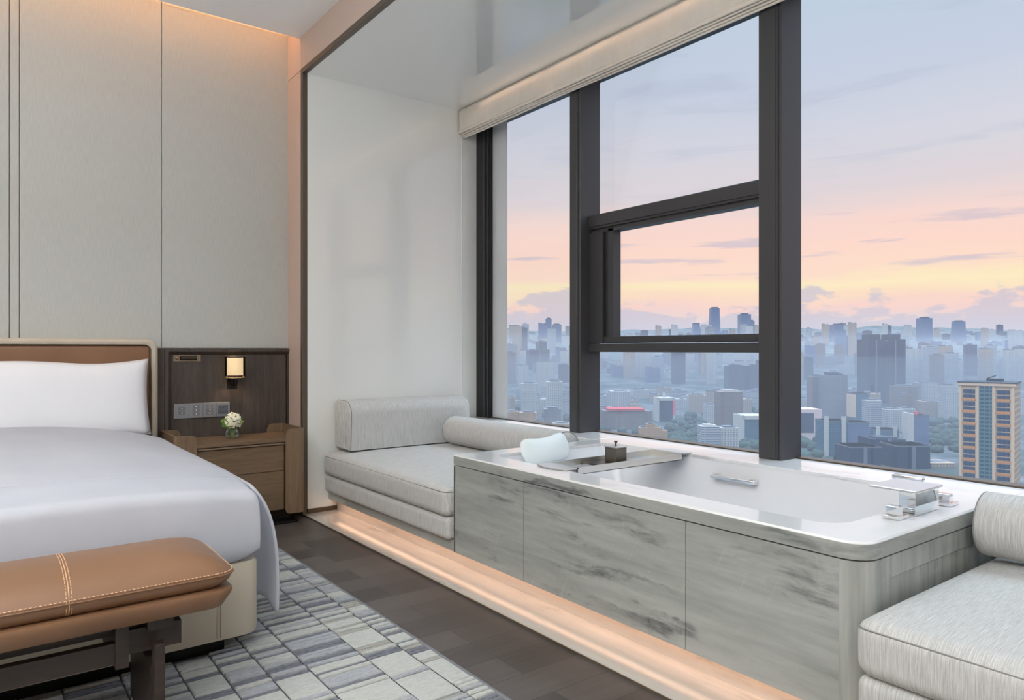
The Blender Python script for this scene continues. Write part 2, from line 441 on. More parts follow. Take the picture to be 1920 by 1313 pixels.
# outer wall under the windows, slab edge, outer ceiling
S('wall_window', B(3.29, 3.5, Y0, YW+.2, 0, .585), M_frame)
S('wall_window_head', B(3.29, 3.5, Y0, YW+.2, ZR-.05, ZC+.4), M_frame)
S('roof_slab', B(XL-.15, 3.5, Y0-.15, YB+.2, ZC+.4, ZC+.55), M_ceil)
S('wall_front_bay', B(1.95, 3.3, Y0, Y0+.02, 0, ZR), M_pvc)

# ------------------------------------------------------------------ window frames
wn = [0]
def window(y0, y1, sash):
    wn[0] += 1
    e = bpy.data.objects.new('window_%d' % wn[0], None); COL.objects.link(e); e.location = (XG, (y0+y1)/2, .6); e['kind'] = 'structure'
    def P(name, bm, m): return part(name, bm, m, e)
    g = B(XG, XG+.012, y0-.02, y1+.02, .6, ZR)
    P('pane', g, M_glass)
    f = bmesh.new(); bx(f, XG-.02, XG+.03, y0, y1, .59, .607); P('bottom_rail', f, M_bronze)
    if sash:
        f = bmesh.new(); bx(f, 3.232, XG+.03, y0, y1, 1.955, 2.03, bev=.003, seg=1); bx(f, 3.262, XG+.03, y0, y1, 1.913, 1.956); bx(f, 3.243, 3.27, y0, y1, 1.942, 1.957)
        P('transom', f, M_frame)
        f = bmesh.new(); bx(f, 3.232, XG+.03, y0, y1, 1.132, 1.186, bev=.003, seg=1); P('transom', f, M_frame)
        s = bmesh.new()
        bx(s, 3.255, XG+.02, y0+.01, y1-.01, 1.19, 1.232, bev=.003, seg=1)
        for a, b in ((y0+.005, y0+.035), (y1-.20, y1-.155)): bx(s, 3.262, XG+.02, a, b, 1.19, 1.93)
        P('sash_frame', s, M_frame)
        s = bmesh.new(); bx(s, 3.275, XG+.02, y1-.155, y1-.12, 1.232, 1.915); bx(s, 3.245, XG+.02, y1-.12, y1, 1.19, 1.915); P('sash_stile', s, M_frame)
        s = bmesh.new(); bx(s, 3.26, 3.264, y1-.122, y1-.118, 1.2, 1.9); P('gasket', s, M_gasket)
    return e
window(3.54, 4.63, False)
window(2.11, 3.44, True)
window(.62, 1.985, False)
window(-.88, .50, True)
window(-2.4, -1.0, False)
def mullion(y0, y1):
    wn[0] += 0
    b = bmesh.new(); n = (y1-y0)
    bx(b, 3.16, 3.34, y0, y1, .60, ZR, bev=.003, seg=1)
    o = S('window_mullion', b, M_frame)
    for gx in ((y0+.012, y0+.018), ):
        g = B(3.1585, 3.162, gx[0], gx[1], .601, ZR); q = link('gasket', g, M_gasket); q.parent = o
    g = B(3.155, 3.175, y0+.03, y1, .601, ZR, bev=.003, seg=1); q = link('mullion_cap', g, M_frame); q.parent = o
    return o
for y0, y1 in ((3.44, 3.54), (1.985, 2.11), (.50, .62), (-1.0, -.88)): mullion(y0, y1)
b = bmesh.new(); bx(b, 3.262, 3.34, 4.70, 4.80, .60, ZR); bx(b, 3.27, 3.34, 4.63, 4.70, .60, ZR)
o = S('window_mullion', b, M_gasket)
b = bmesh.new(); bx(b, 3.262, 3.27, 4.688, 4.70, .60, ZR); bx(b, 3.262, 3.27, 4.64, 4.648, .6, ZR); q = link('gasket', b, M_frame); q.parent = o
S('window_side_strip', B(3.305, 3.309, 4.44, 4.63, .607, ZR), M_greyglass)  # pale grey glossy strip just inside the pane
# stone sill running along the glass
S('window_sill', B(2.998, 3.29, 3.145, YW-.001, .556, .60, bev=.003, seg=1), M_marble_skywhite)
S('window_sill', B(2.998, 3.29, Y0+.02, .985, .556, .60, bev=.003, seg=1), M_marble_skywhite)
S('wall_sill', B(3.02, 3.29, Y0+.02, .98, .09, .555), M_marble)
S('wall_sill', B(3.02, 3.29, 3.16, YW-.001, .09, .555), M_marble)

# ------------------------------------------------------------------ tub surround
TY0, TY1, TX = .99, 3.142, 1.99
tub = thing('bathtub', (TX, 2.0, 0), 'long built-in bathtub in a grey marble surround below the windows', 'bathtub')
out_l = rrect(TX, 3.288, TY0, TY1, [.075, .002, .002, .008])
in_l = rrect(2.135, 2.985, 1.150, 3.000, .10)
bm = bmesh.new()
loft(bm, [[(x, y, .548) for x, y in in_l], [(x, y, .548) for x, y in out_l], [(x, y, .594) for x, y in out_l],
          [(x + (.004 if x < 2.6 else -.0), y + (.004 if y < 2 else -.004), .600) for x, y in out_l],
          [(x, y, .600) for x, y in in_l], [(x, y, .548) for x, y in in_l]])
part('marble_deck', bm, M_marble_skywhite, tub, smooth=30)
bm = bmesh.new()   # edge band: same slab seen from the side in veined marble
o2 = rrect(TX-.0015, 3.285, TY0-.0015, TY1+.001, [.076, .002, .002, .009])
loft(bm, [[(x, y, .549) for x, y in o2], [(x, y, .593) for x, y in o2]])
part('deck_edge', bm, M_marble, tub, smooth=30)
# carcass panels
front = [(2.551, 3.139), (1.6245, 2.548), (1.067, 1.6215)]
bm = bmesh.new(); bx(bm, 2.013, 2.03, 1.07, 3.128, .09, .546); part('carcass', bm, M_gasket, tub)
for a, b_ in front:
    part('side_panel', B(TX+.002, TX+.022, a, b_, .09, .543, bev=.0012, seg=1), M_marble, tub)
cp = [(x, y) for x, y in rrect(TX+.002, 2.3, TY0+.002, 1.5, [.078, 0, 0, 0], 10)[:11]]
bm = bmesh.new()
pts = cp + [(2.14, TY0+.002), (2.14, TY0+.022), (2.075, TY0+.022), (TX+.022, 1.063)]
prism(bm, pts, .09, .543); part('corner_panel', bm, M_marble_end, tub, smooth=35)
part('end_panel', B(2.142, 3.27, TY0+.002, TY0+.02, .478, .543, bev=.001, seg=1), M_marble_end, tub)
part('end_panel', B(2.142, 2.35, TY0+.008, TY0+.024, .09, .4755, bev=.001, seg=1), M_marble_end, tub)
part('end_panel', B(2.352, 3.27, TY0+.008, TY0+.024, .09, .4755, bev=.001, seg=1), M_marble_end, tub)
part('end_panel', B(TX+.002, 3.0, TY1-.012, TY1, .09, .543), M_marble_end, tub)
# basin
bm = bmesh.new(); L = []
for z, ins, r in ((.585, .003, .10), (.577, .004, .10), (.56, .008, .10), (.50, .02, .105), (.36, .05, .12), (.20, .09, .14), (.15, .12, .15), (.13, .18, .16)):
    L.append([(x, y, z) for x, y in rrect(2.135+ins, 2.985-ins, 1.15+ins*1.2, 3.0-ins*1.8, r)])
loft(bm, L, capt=True)
part('basin', bm, M_basin, tub, smooth=40)
bm = bmesh.new(); lathe(bm, [(.028, .1305), (.028, .136), (.020, .139)], 2.55, 1.45, 20); part('drain', bm, M_chrome, tub, smooth=30)
# chrome grab handle on the window side of the basin
bm = bmesh.new(); bx(bm, 2.915, 2.94, 1.985, 2.225, .510, .526, bev=.004)
bx(bm, 2.935, 2.975, 1.985, 2.012, .506, .530, bev=.003); bx(bm, 2.935, 2.975, 2.198, 2.225, .506, .530, bev=.003)
part('grab_handle', bm, M_chrome, tub, label='chrome grab handle', smooth=30)

# base of the bay bench (marble plinth on a recessed foot)
bm = bmesh.new(); bx(bm, TX+.006, 3.27, 3.146, YW-.002, .09, .148); bx(bm, TX+.006, 3.27, Y0+.03, .985, .09, .148)
S('trim_5', bm, M_marble)
S('trim_6', B(2.055, 3.27, Y0+.03, YW-.002, .006, .089), M_marble_floor)
S('trim_7', B(2.012, 2.018, Y0+.03, YW-.002, .083, .0895), M_led)

# ------------------------------------------------------------------ daybeds
def puffz(amt, side=.006):
    def f(u, v, w_, co):
        if w_ > .2: co.z += amt*(1-u**4)*(1-v**4)*(w_-.2)/.8
        co.x += side*(1-v**4)*(1-w_**2)*u; co.y += side*(1-u**4)*(1-w_**2)*v
        return co
    return f
def seamloop(bm, x0, x1, y0, y1, z, r, tr=.0035, sag=0):
    pts = [Vector((x, y, z)) for x, y in rrect(x0, x1, y0, y1, r, 6)]; pts.append(pts[0])
    tube(bm, pts, tr, 6, cap=False)
def daybed(name, y0, y1, label, xf):
    t = thing(name, ((xf+3.0)/2, (y0+y1)/2, .15), label, 'daybed')
    lo = bmesh.new(); rbox(lo, xf+.012, 3.0, y0, y1, .149, .268, .028, fn=puffz(0, .004)); part('base_cushion', lo, M_sofa_y, t, True)
    up = bmesh.new(); rbox(up, xf, 3.0, y0, y1, .268, .425, .042, nint=16, fn=puffz(.026, .008)); mt = part('mattress', up, M_sofa_y, t, True)
    s = bmesh.new(); seamloop(s, xf+.002, 2.998, y0+.001, y1-.001, .402, .04, .0022); part('piping', s, M_pipe, mt, True)
    return t
daybed('daybed', 3.152, 4.785, 'grey upholstered daybed mattress between the white end wall and the marble tub', 1.945)
daybed('daybed', -1.1, .975, 'grey upholstered daybed at the tap end of the tub, nearest the viewer', 1.89)
# back cushion against the end wall
bm = bmesh.new()
prof = []
for k in range(9):
    a = PI/2*k/8; prof.append((4.53 + .10 - .10*math.cos(a)*1.0, .700 + .09*math.sin(a)))
y_back = 4.785
pr = [(4.545, .452)] + prof + [(y_back-.03, .790), (y_back-.008, .782), (y_back, .76), (y_back, .47), (y_back-.015, .452)]
def capsule_x(bm, pr, x0, x1, r=.012, nx=6):
    cy_ = sum(p[0] for p in pr)/len(pr); cz_ = sum(p[1] for p in pr)/len(pr)
    L = []
    for x, s in ((x0, .93), (x0+r*.3, .975), (x0+r, 1.0)): L.append([(x, cy_+(y-cy_)*s, cz_+(z-cz_)*s) for y, z in pr])
    for i in range(1, nx): L.append([(x0+(x1-x0)*i/nx, y, z) for y, z in pr])
    for x, s in ((x1-r, 1.0), (x1-r*.3, .975), (x1, .93)): L.append([(x, cy_+(y-cy_)*s, cz_+(z-cz_)*s) for y, z in pr])
    loft(bm, L, True, True)
capsule_x(bm, pr, 2.035, 3.02, .014)
bc = link('back_cushion', bm, M_sofa_x, smooth=50); tag(bc, 'upright pale grey back cushion with rounded top on the far daybed', 'cushion')
bm = bmesh.new()
for X in (2.037,):
    tube(bm, [(X+.012, y, z) for y, z in pr], .003, 6, cap=False)
q = link('piping', bm, M_pipe, bc, True)
def bolster(name, x, y0, y1, z, r, label):
    bm = bmesh.new(); prof_ = [(r*.05, y0+.001), (r*.9, y0+.0), (r*.975, y0+.006), (r, y0+.02)]
    n = 10
    for i in range(1, n): prof_.append((r*(1-.012*math.sin(3*i)), y0+.02+(y1-y0-.04)*i/n))
    prof_ += [(r, y1-.02), (r*.975, y1-.006), (r*.9, y1), (r*.05, y1-.001)]
    lathe(bm, prof_, x, z, 40, axis='y')
    o = link(name, bm, M_sofa_y, smooth=60); tag(o, label, 'cushion')
    for yy in (y0+.004, y1-.004):
        s = bmesh.new(); tube(s, [(x+r*.965*math.cos(2*PI*k/32), yy, z+r*.965*math.sin(2*PI*k/32)) for k in range(33)], .003, 6, cap=False)
        link('piping', s, M_pipe, o, True)
    return o
bolster('bolster', 2.83, 3.20, 4.46, .553, .105, 'long grey bolster on the far daybed along the window sill')
bolster('bolster', 2.76, -.5, .965, .555, .108, 'grey bolster on the near daybed against the tap end of the tub')

# ------------------------------------------------------------------ tub accessories
def tub_pillow():
    bm = bmesh.new(); nu, nv = 24, 20; rows = []
    for i in range(nu+1):
        u = -1+2*i/nu
        a = abs(u)
        hz = .062 + .020*a*a - .0*u; th = .022*math.sqrt(max(0, 1-(a**3.2)))+.002
        hh = hz*math.sqrt(max(0.0, 1-a**5))+.002
        ring = []
        for k in range(nv):
            t_ = 2*PI*k/nv
            yy = th*math.sin(t_)*1.2; zz = hh*math.cos(t_)
            # lean: the top rests on the rim, the body hangs inside the basin
            x = 2.455 + u*.165
            y = 2.935 + yy + zz*.45 + .018*a*a; z = .606 + zz + .012*a*a + .012*u
            ring.append(bm.verts.new((x, y, z)))
        rows.append(ring)
    for a, b in zip(rows, rows[1:]):
        for k in range(nv): bm.faces.new((a[k], a[(k+1)%nv], b[(k+1)%nv], b[k]))
    bm.faces.new(rows[0]); bm.faces.new(rows[-1])
    return bm
o = link('bath_pillow', tub_pillow(), M_gel, smooth=True); tag(o, 'white saddle-shaped bath pillow on the far rim of the tub', 'bath pillow')
# bath tray
tr = thing('bath_tray', (2.56, 2.51, .6), 'brushed metal bath tray laid across the tub', 'tray')
bm = bmesh.new(); x0, x1, y0, y1 = 2.19, 2.93, 2.405, 2.605
bx(bm, x0, x1, y0, y1, .575, .578); bx(bm, x0, x1, y0, y0+.004, .575, .6085); bx(bm, x0, x1, y1-.004, y1, .575, .6085)
bx(bm, x0, x0+.004, y0, y1, .575, .6085); bx(bm, x1-.004, x1, y0, y1, .575, .6085)
part('trough', bm, M_nickel, tr)
for s in (0, 1):
    bm = bmesh.new()
    if s == 0: pts = [(2.20, y0), (2.20, y1)] + [(2.105 - .022*math.sin(PI*k/10) + .012, y1 + (y0-y1)*k/10) for k in range(11)]
    else: pts = [(2.92, y1), (2.92, y0)] + [(3.005 + .022*math.sin(PI*k/10) - .005, y0 + (y1-y0)*k/10) for k in range(11)]
    prism(bm, pts, .6015, .6085); part('handle_flange', bm, M_nickel, tr)
bm = bmesh.new(); bx(bm, 2.40, 2.63, y0+.006, y1-.006, .5785, .592); part('raised_shelf', bm, M_nickel_d, tr)
bm = bmesh.new(); bx(bm, 2.24, 2.39, 2.45, 2.56, .5785, .586, bev=.002); part('soap_dish', bm, M_nickel, tr)
bxo = thing('lidded_box', (2.535, 2.50, .5925), 'small square lidded metal box standing on the bath tray', 'box')
part('body', B(2.497, 2.573, 2.462, 2.538, .5925, .663, bev=.002), M_nickel_d, bxo)
lid = part('lid', B(2.494, 2.576, 2.459, 2.541, .664, .671, bev=.0015), M_nickel, bxo)
bm = bmesh.new(); lathe(bm, [(.005, .671), (.005, .682), (.009, .690), (.009, .694)], 2.535, 2.50, 16); part('knob', bm, M_bronze, bxo, smooth=30)
# tub filler
fa = thing('tub_faucet', (2.545, 1.09, .6), 'square chrome tub filler with a wide flat spout', 'faucet')
part('body', B(2.462, 2.640, 1.060, 1.112, .6005, .674, bev=.0015), M_chrome, fa)
part('spout', B(2.458, 2.662, 1.056, 1.212, .6745, .683, bev=.002), mat('satin_chrome', (228,230,232), .30, 1.0), fa)
def lever(x, y, dx, label):
    h = thing('faucet_handle', (x, y, .6), label, 'tap handle')
    part('base', B(x-.036, x+.036, y-.026, y+.026, .6005, .611, bev=.001), M_chrome, h)
    part('lever', B(x-.020, x+.012, y-.016, y+.022, .611, .640, bev=.001), M_chrome, h)
lever(2.392, 1.090, 0, 'square chrome tap handle on the room side of the tub filler')
lever(2.738, 1.075, 0, 'square chrome tap handle on the window side of the tub filler')
hs = thing('hand_shower', (2.72, 1.19, .6), 'slim chrome hand shower standing behind the flat spout', 'hand shower')
part('holder', B(2.708, 2.732, 1.150, 1.172, .6005, .668, bev=.002), M_chrome, hs)
part('wand', B(2.706, 2.734, 1.142, 1.250, .669, .688, bev=.006), M_chrome, hs, smooth=30)

# ------------------------------------------------------------------ roman blind
bl = thing('roman_blind', (3.14, 1.5, ZR), 'raised off-white roman blind along the top of the windows', 'blind')
bm = bmesh.new(); rows = []; NB = 240
ya, yb = 4.79, -2.9
for i in range(NB+1):
    y = ya + (yb-ya)*i/NB
    wv = .006*math.sin(y*7.3)+.004*math.sin(y*17.1+1)
    rows.append([bm.verts.new(p) for p in ((3.10, y, ZR-.002), (3.085+wv*.5, y, ZR-.03), (3.082+wv, y, 2.98), (3.088+wv*.6, y, 2.90), (3.092, y, 2.893), (3.10, y, 2.9))])
for a, b in zip(rows, rows[1:]):
    for k in range(5): bm.faces.new((a[k], a[k+1], b[k+1], b[k]))
o = part('drop_face', bm, M_blind, bl, smooth=True)
m = o.modifiers.new('s', 'SOLIDIFY'); m.thickness = .003
for k in range(4):
    bm = bmesh.new(); rr = []
    for i in range(NB+1):
        y = ya + (yb-ya)*i/NB
        x = 3.092 + k*.014 + .0025*math.sin(y*5+k*1.7); z = 2.882 - k*.009 + .002*math.sin(y*3.1+k)
        prof_ = [(0, .022), (-.008, .006), (-.009, -.006), (-.003, -.011), (.003, -.004), (.004, .022)]
        rr.append([(x+a_, y, z+b_) for a_, b_ in prof_])
    loft(bm, rr, True, True); part('fold', bm, M_blind, bl, smooth=True)
part('head_rail', B(3.105, 3.15, yb, ya, ZR-.035, ZR-.001), M_ceil, bl)

# ------------------------------------------------------------------ bed
bed = thing('bed', (-.12, 3.9, 0), 'large bed with beige leather base and tan leather headboard', 'bed')
bx0, bx1 = -1.11, .87
prof_l = rrect(bx0, bx1, 2.75, 4.97, .055, 6)
bm = bmesh.new()
loft(bm, [[(x + (.004 if x < 0 else -.004), y, .070) for x, y in prof_l], [(x, y, .078) for x, y in prof_l], [(x, y, .335) for x, y in prof_l], [(x+(.008 if x < 0 else -.008), y, .345) for x, y in prof_l]], True, True)
base = part('bed_base', bm, M_beige, bed, smooth=40)
bm = bmesh.new()
for sx_ in (.712, -.95):
    for dx_ in (0, .012): tube(bm, [(sx_+dx_, 2.7485, .08), (sx_+dx_, 2.7485, .33)], .0012, 5)
part('stitching', bm, M_beige_stitch, base)
part('plinth', B(bx0+.12, .75, 2.80, 4.9, .0125, .069), M_black, bed)
# headboard
def hb_loop(x0, x1, z0, z1, r, y):
    return [(x, y, z) for x, z in rrect(x0, x1, z0, z1, [.001, .001, r, r], 8)]
bm = bmesh.new()
loft(bm, [hb_loop(-1.18, .93, .1, 1.215, .06, 5.098), hb_loop(-1.18, .93, .1, 1.215, .06, 5.00), hb_loop(-1.175, .925, .1, 1.21, .058, 4.985),
          hb_loop(-1.165, .912, .1, 1.197, .052, 4.975), hb_loop(-1.145, .893, .1, 1.180, .045, 4.98), hb_loop(-1.14, .888, .1, 1.176, .043, 5.03)], True, True)
part('headboard', bm, M_beige, bed, smooth=40)
bm = bmesh.new(); rbox(bm, -1.138, .886, 4.99, 5.05, .3, 1.174, .022, nint=6); part('headboard_pad', bm, M_tan, bed, True, label='tan leather headboard pad')
# mattress under the duvet
bm = bmesh.new(); rbox(bm, bx0+.03, bx1-.03, 2.79, 4.955, .347, .585, .05); part('mattress', bm, M_white2, bed, True)
# duvet: one cloth shell draped over the top, tucked at the foot, hanging on the right side
def crown(x, y):
    u = (x-(-.12))/1.03
    c = max(0, 1-abs(u)**2.6)
    ramp = max(0, min(1, (y-2.85)/1.6))
    return c*(.035 + .095*ramp**.8)
def duvet():
    bm = bmesh.new(); N = 70; rows = []
    ys = [2.735 + (4.80-2.735)*(i/N) for i in range(N+1)]
    xs = [-1.155 + (.91+1.155)*j/60 for j in range(61)]
    rr = .045
    def top(x, y):
        z = .612 + crown(x, y)
        # round over at the foot and right edges
        dy = min(1, max(0, (y-2.735)/rr)); z -= rr*(1-math.sqrt(1-(1-dy)**2))
        dx = min(1, max(0, (.91-x)/rr)); z -= rr*(1-math.sqrt(1-(1-dx)**2))*.8
        dx = min(1, max(0, (x+1.155)/rr)); z -= rr*(1-math.sqrt(1-(1-dx)**2))*.8
        z += .004*math.sin(x*5+y*3)*math.sin(y*4-x*2)
        # soft rolled edge near the pillow
        e = max(0, (y-4.60)/.20); z -= .085*e*e
        return z
    # non uniform y sampling at the foot
    ys = [2.735 + rr*(1-math.cos(PI/2*i/5)) for i in range(5)] + [2.735+rr + (4.80-2.78)*i/50 for i in range(51)]
    xs = [.91 - rr*(1-math.cos(PI/2*i/5)) for i in range(5)] + [.91-rr - (2.065-2*rr)*i/50 for i in range(51)] + [-1.155 + rr*(1-math.cos(PI/2*(4-i)/5)) for i in range(5)]
    def narrow(x, y):      # the cloth is pulled in towards the corner at the foot
        k = min(1, max(0, (y-2.735)/.45)); k = k*k*(3-2*k)
        return x if x < .5 else .5 + (x-.5)*(1 - .115*(1-k))
    grid = [[bm.verts.new((narrow(x, y), y, top(x, y))) for x in xs] for y in ys]
    for a, b in zip(grid, grid[1:]):
        for k in range(len(xs)-1): bm.faces.new((a[k], a[k+1], b[k+1], b[k]))
    # foot face going down and tucking under
    prev = grid[0]
    for zt, dy in ((.50, -.008), (.43, -.010), (.39, -.004), (.362, .008), (.350, .028), (.352, .06)):
        row = []
        for k, x in enumerate(xs):
            xx = narrow(x, 2.735) - (0.012*max(0, (x-.85)/.06) if zt < .37 else 0)
            z = zt - .004*math.sin(x*2.3)
            if x > .80: z += max(0, (.40-zt))*((x-.80)/.11)**2*.6
            row.append(bm.verts.new((xx, 2.735+dy+.004*math.sin(x*9), z)))
        for k in range(len(xs)-1): bm.faces.new((prev[k], prev[k+1], row[k+1], row[k]))
        prev = row
    return bm
dv = link('duvet', duvet(), M_white, smooth=True); m = dv.modifiers.new('s', 'SOLIDIFY'); m.thickness = .012; m.offset = -1
tag(dv, 'smooth white duvet spread over the bed', 'duvet')
# side drop of the duvet
def drop():
    bm = bmesh.new(); rows = []; NY, NZ = 60, 26
    for i in range(NY+1):
        s = i/NY
        row = []
        for j in range(NZ+1):
            t_ = j/NZ
            z = .605*(1-t_) + .095*t_
            yf = 2.885 - .075*(t_**.7) - .03*math.sin(PI*t_)   # front edge
            y = yf + (4.75-yf)*s
            fl = .006 + .084*(1-math.exp(-5.5*t_))
            fl *= (1-.12*min(1, s*2.2))
            x = .880 + .014*min(1, s*4) + fl + .010*t_*math.sin(y*11) + .006*t_*math.sin(y*23+1)
            if s < .02: x -= (.02-s)/.02*.006
            row.append(bm.verts.new((x, y, z - (.006*math.sin(y*6)*t_))))
        rows.append(row)
    for a, b in zip(rows, rows[1:]):
        for k in range(NZ): bm.faces.new((a[k], a[k+1], b[k+1], b[k]))
    return bm
o = link('side_drop', drop(), M_white, smooth=True); o.parent = dv; m = o.modifiers.new('s', 'SOLIDIFY'); m.thickness = .010
# top seam of the duvet
bm = bmesh.new()
pts = []
for k in range(40):
    x = -1.1 + 1.93*k/39; y = 3.06 + .0*x
    pts.append((x, y, .612 + crown(x, y) + .004*math.sin(x*5+y*3)*math.sin(y*4-x*2) + .0003))
for k in range(1, 14):
    y = 3.06 + .03*k; x = .83
    pts.append((x, y, .612 + crown(x, y) + .004*math.sin(x*5+y*3)*math.sin(y*4-x*2) - .003))
tube(bm, pts, .0022, 5); o = link('seam', bm, M_white, dv, True)
# pillow
def pillow(x0, x1, z0, z1, y, th, lean):
    bm = bmesh.new(); n = 26; side = []
    for s in (1, -1):
        g = []
        for i in range(n+1):
            u = -1+2*i/n; row = []
            for j in range(n+1):
                v = -1+2*j/n
                edge = (1-abs(u)**3.2)*(1-abs(v)**3.2)
                t_ = th*max(0, edge)**.45
                # corners stay pointed, sides pull in
                uu = u*(1-.035*(1-abs(v)**2)*(abs(u)**2)); vv = v*(1-.06*(1-abs(u)**3)*(abs(v)**2))
                x = (x0+x1)/2 + uu*(x1-x0)/2; z = (z0+z1)/2 + vv*(z1-z0)/2
                z += .010*math.sin(x*8)*(v*.5+.5)
                yy = y + lean*(vv+1)/2 - s*t_*.5 + s*.004*math.sin(x*13+z*9)*edge
                row.append(bm.verts.new((x, yy, z)))
            g.append(row)
        side.append(g)
        for a, b in zip(g, g[1:]):
            for k in range(n): bm.faces.new((a[k], a[k+1], b[k+1], b[k]))
    bmesh.ops.remove_doubles(bm, verts=bm.verts, dist=.0006)
    return bm
o = link('pillow', pillow(-.07, .862, .625, 1.085, 4.83, .15, .09), M_white2, smooth=True); tag(o, 'white pillow standing upright against the headboard', 'pillow')

# ------------------------------------------------------------------ bench at the foot of the bed
bn = thing('bed_bench', (-.05, 2.45, 0), 'tan leather bench with dark wooden trestle at the foot of the bed', 'bench')
BX0, BX1, BY0, BY1 = -.75, .636, 2.235, 2.665
bm = bmesh.new()
def cush(u, v, w_, co):
    if w_ > 0: co.z += .028*(1-u**6)*(1-v**2)*w_
    k = 1-(w_)**2
    return co
def pil_prof(bx0, bx1, by0, by1):
    # loops from the bottom up: narrow base, widest at the seam, domed top
    L = []
    for z, ins in ((.424, .030), (.430, .020), (.445, .006), (.462, -.000), (.466, -.001), (.474, .003), (.49, .018), (.505, .040), (.518, .075), (.528, .12), (.533, .17), (.535, .195)):
        L.append([(x, y, z) for x, y in rrect(bx0+ins*1.1, bx1-ins*1.1, by0+ins, by1-ins, min(.055, (by1-by0)/2-ins-.002), 8)])
    return L
bm = bmesh.new(); loft(bm, pil_prof(BX0, BX1, BY0, BY1), True, True); cu = part('seat_cushion', bm, M_tan, bn, smooth=50)
bm = bmesh.new()
seampts = rrect(BX0-.0025, BX1+.0025, BY0-.0025, BY1+.0025, .057, 8)
pl = [Vector((x, y, .466)) for x, y in seampts]; pl.append(pl[0])
tube(bm, pl, .0022, 6, cap=False); part('piping', bm, M_tan, cu, True); bm = bmesh.new()
def dashes(bm, pts, r=.0016, dash=.006, gap=.005):
    acc = 0
    for a, b in zip(pts, pts[1:]):
        a = Vector(a); b = Vector(b); L_ = (b-a).length; d = (b-a)/max(L_, 1e-9); s = 0
        while s < L_-dash:
            tube(bm, [a+d*s, a+d*(s+dash)], r, 5); s += dash+gap
dd = [(x, y, .474) for x, y in rrect(BX0+.001, BX1-.001, BY0-.0005, BY1-.001, .056, 8)]
dashes(bm, dd[:10] + dd[9:20])
# cross seams over the cushion
def dome(y):
    v = 2*(y-BY0)/(BY1-BY0)-1; 
    ins = min(y-BY0, BY1-y)
    tab = [(0, .468), (.003, .474), (.018, .49), (.04, .505), (.075, .518), (.12, .528), (.17, .533), (.22, .535)]
    for (a, za), (b, zb) in zip(tab, tab[1:]):
        if ins <= b: return za + (zb-za)*(ins-a)/(b-a)
    return .535
for sx_ in (.2, -.31):
    for dx_ in (-.0065, .0065):
        pts = [(sx_+dx_, BY0+.018, .432), (sx_+dx_, BY0+.004, .447), (sx_+dx_, BY0-.0005, .463)] + [(sx_+dx_, BY0+(BY1-BY0)*k/24, dome(BY0+(BY1-BY0)*k/24)+.0012) for k in range(25)]
        dashes(bm, pts, .0011)
    tube(bm, [(sx_, BY0+.020, .430), (sx_, BY0+.004, .447), (sx_, BY0-.0005, .463)] + [(sx_, BY0+(BY1-BY0)*k/24, dome(BY0+(BY1-BY0)*k/24)+.0002) for k in range(25)], .0012, 5)
part('stitching', bm, M_stitch, cu)
bm = bmesh.new()
L = []
for z, ins in ((.362, .032), (.366, .024), (.40, .006), (.412, .002), (.420, .004), (.4235, .012)):
    L.append([(x, y, z) for x, y in rrect(BX0+ins, BX1-ins, BY0+ins*.9, BY1-ins*.9, .045, 8)])
loft(bm, L, True, True); part('seat_tray', bm, M_tan, bn, smooth=45)
def leg_plate(x):
    bm = bmesh.new()
    bx(bm, x, x+.028, BY0+.015, BY0+.055, .0125, .295, bev=.001, seg=1)
    bx(bm, x-.004, x+.024, BY0+.055, BY1-.055, .0125, .225)
    bx(bm, x, x+.028, BY1-.055, BY1-.015, .0125, .295)
    return bm
part('leg', leg_plate(.410), M_benchwood, bn); part('leg', leg_plate(-.55), M_benchwood, bn)
for y in (BY0+.075, BY1-.12):
    part('rail', B(-.70, .318, y, y+.03, .245, .305), M_benchwood, bn)
    part('rail', B(-.70, .46, y+.045, y+.07, .315, .3615), M_benchwood, bn)
part('cross_beam', B(.318, .352, BY0+.065, BY1-.07, .232, .361), M_benchwood, bn)
part('cross_beam', B(.352, .50, BY0+.10, BY0+.14, .255, .325), M_benchwood, bn)
part('cross_beam', B(.352, .52, BY1-.14, BY1-.10, .255, .325), M_benchwood, bn)
part('cross_beam', B(-.49, -.456, BY0+.065, BY1-.07, .232, .361), M_benchwood, bn)
part('bracket', B(.40, .47, BY0+.06, BY1-.06, .325, .3615), M_benchwood, bn)

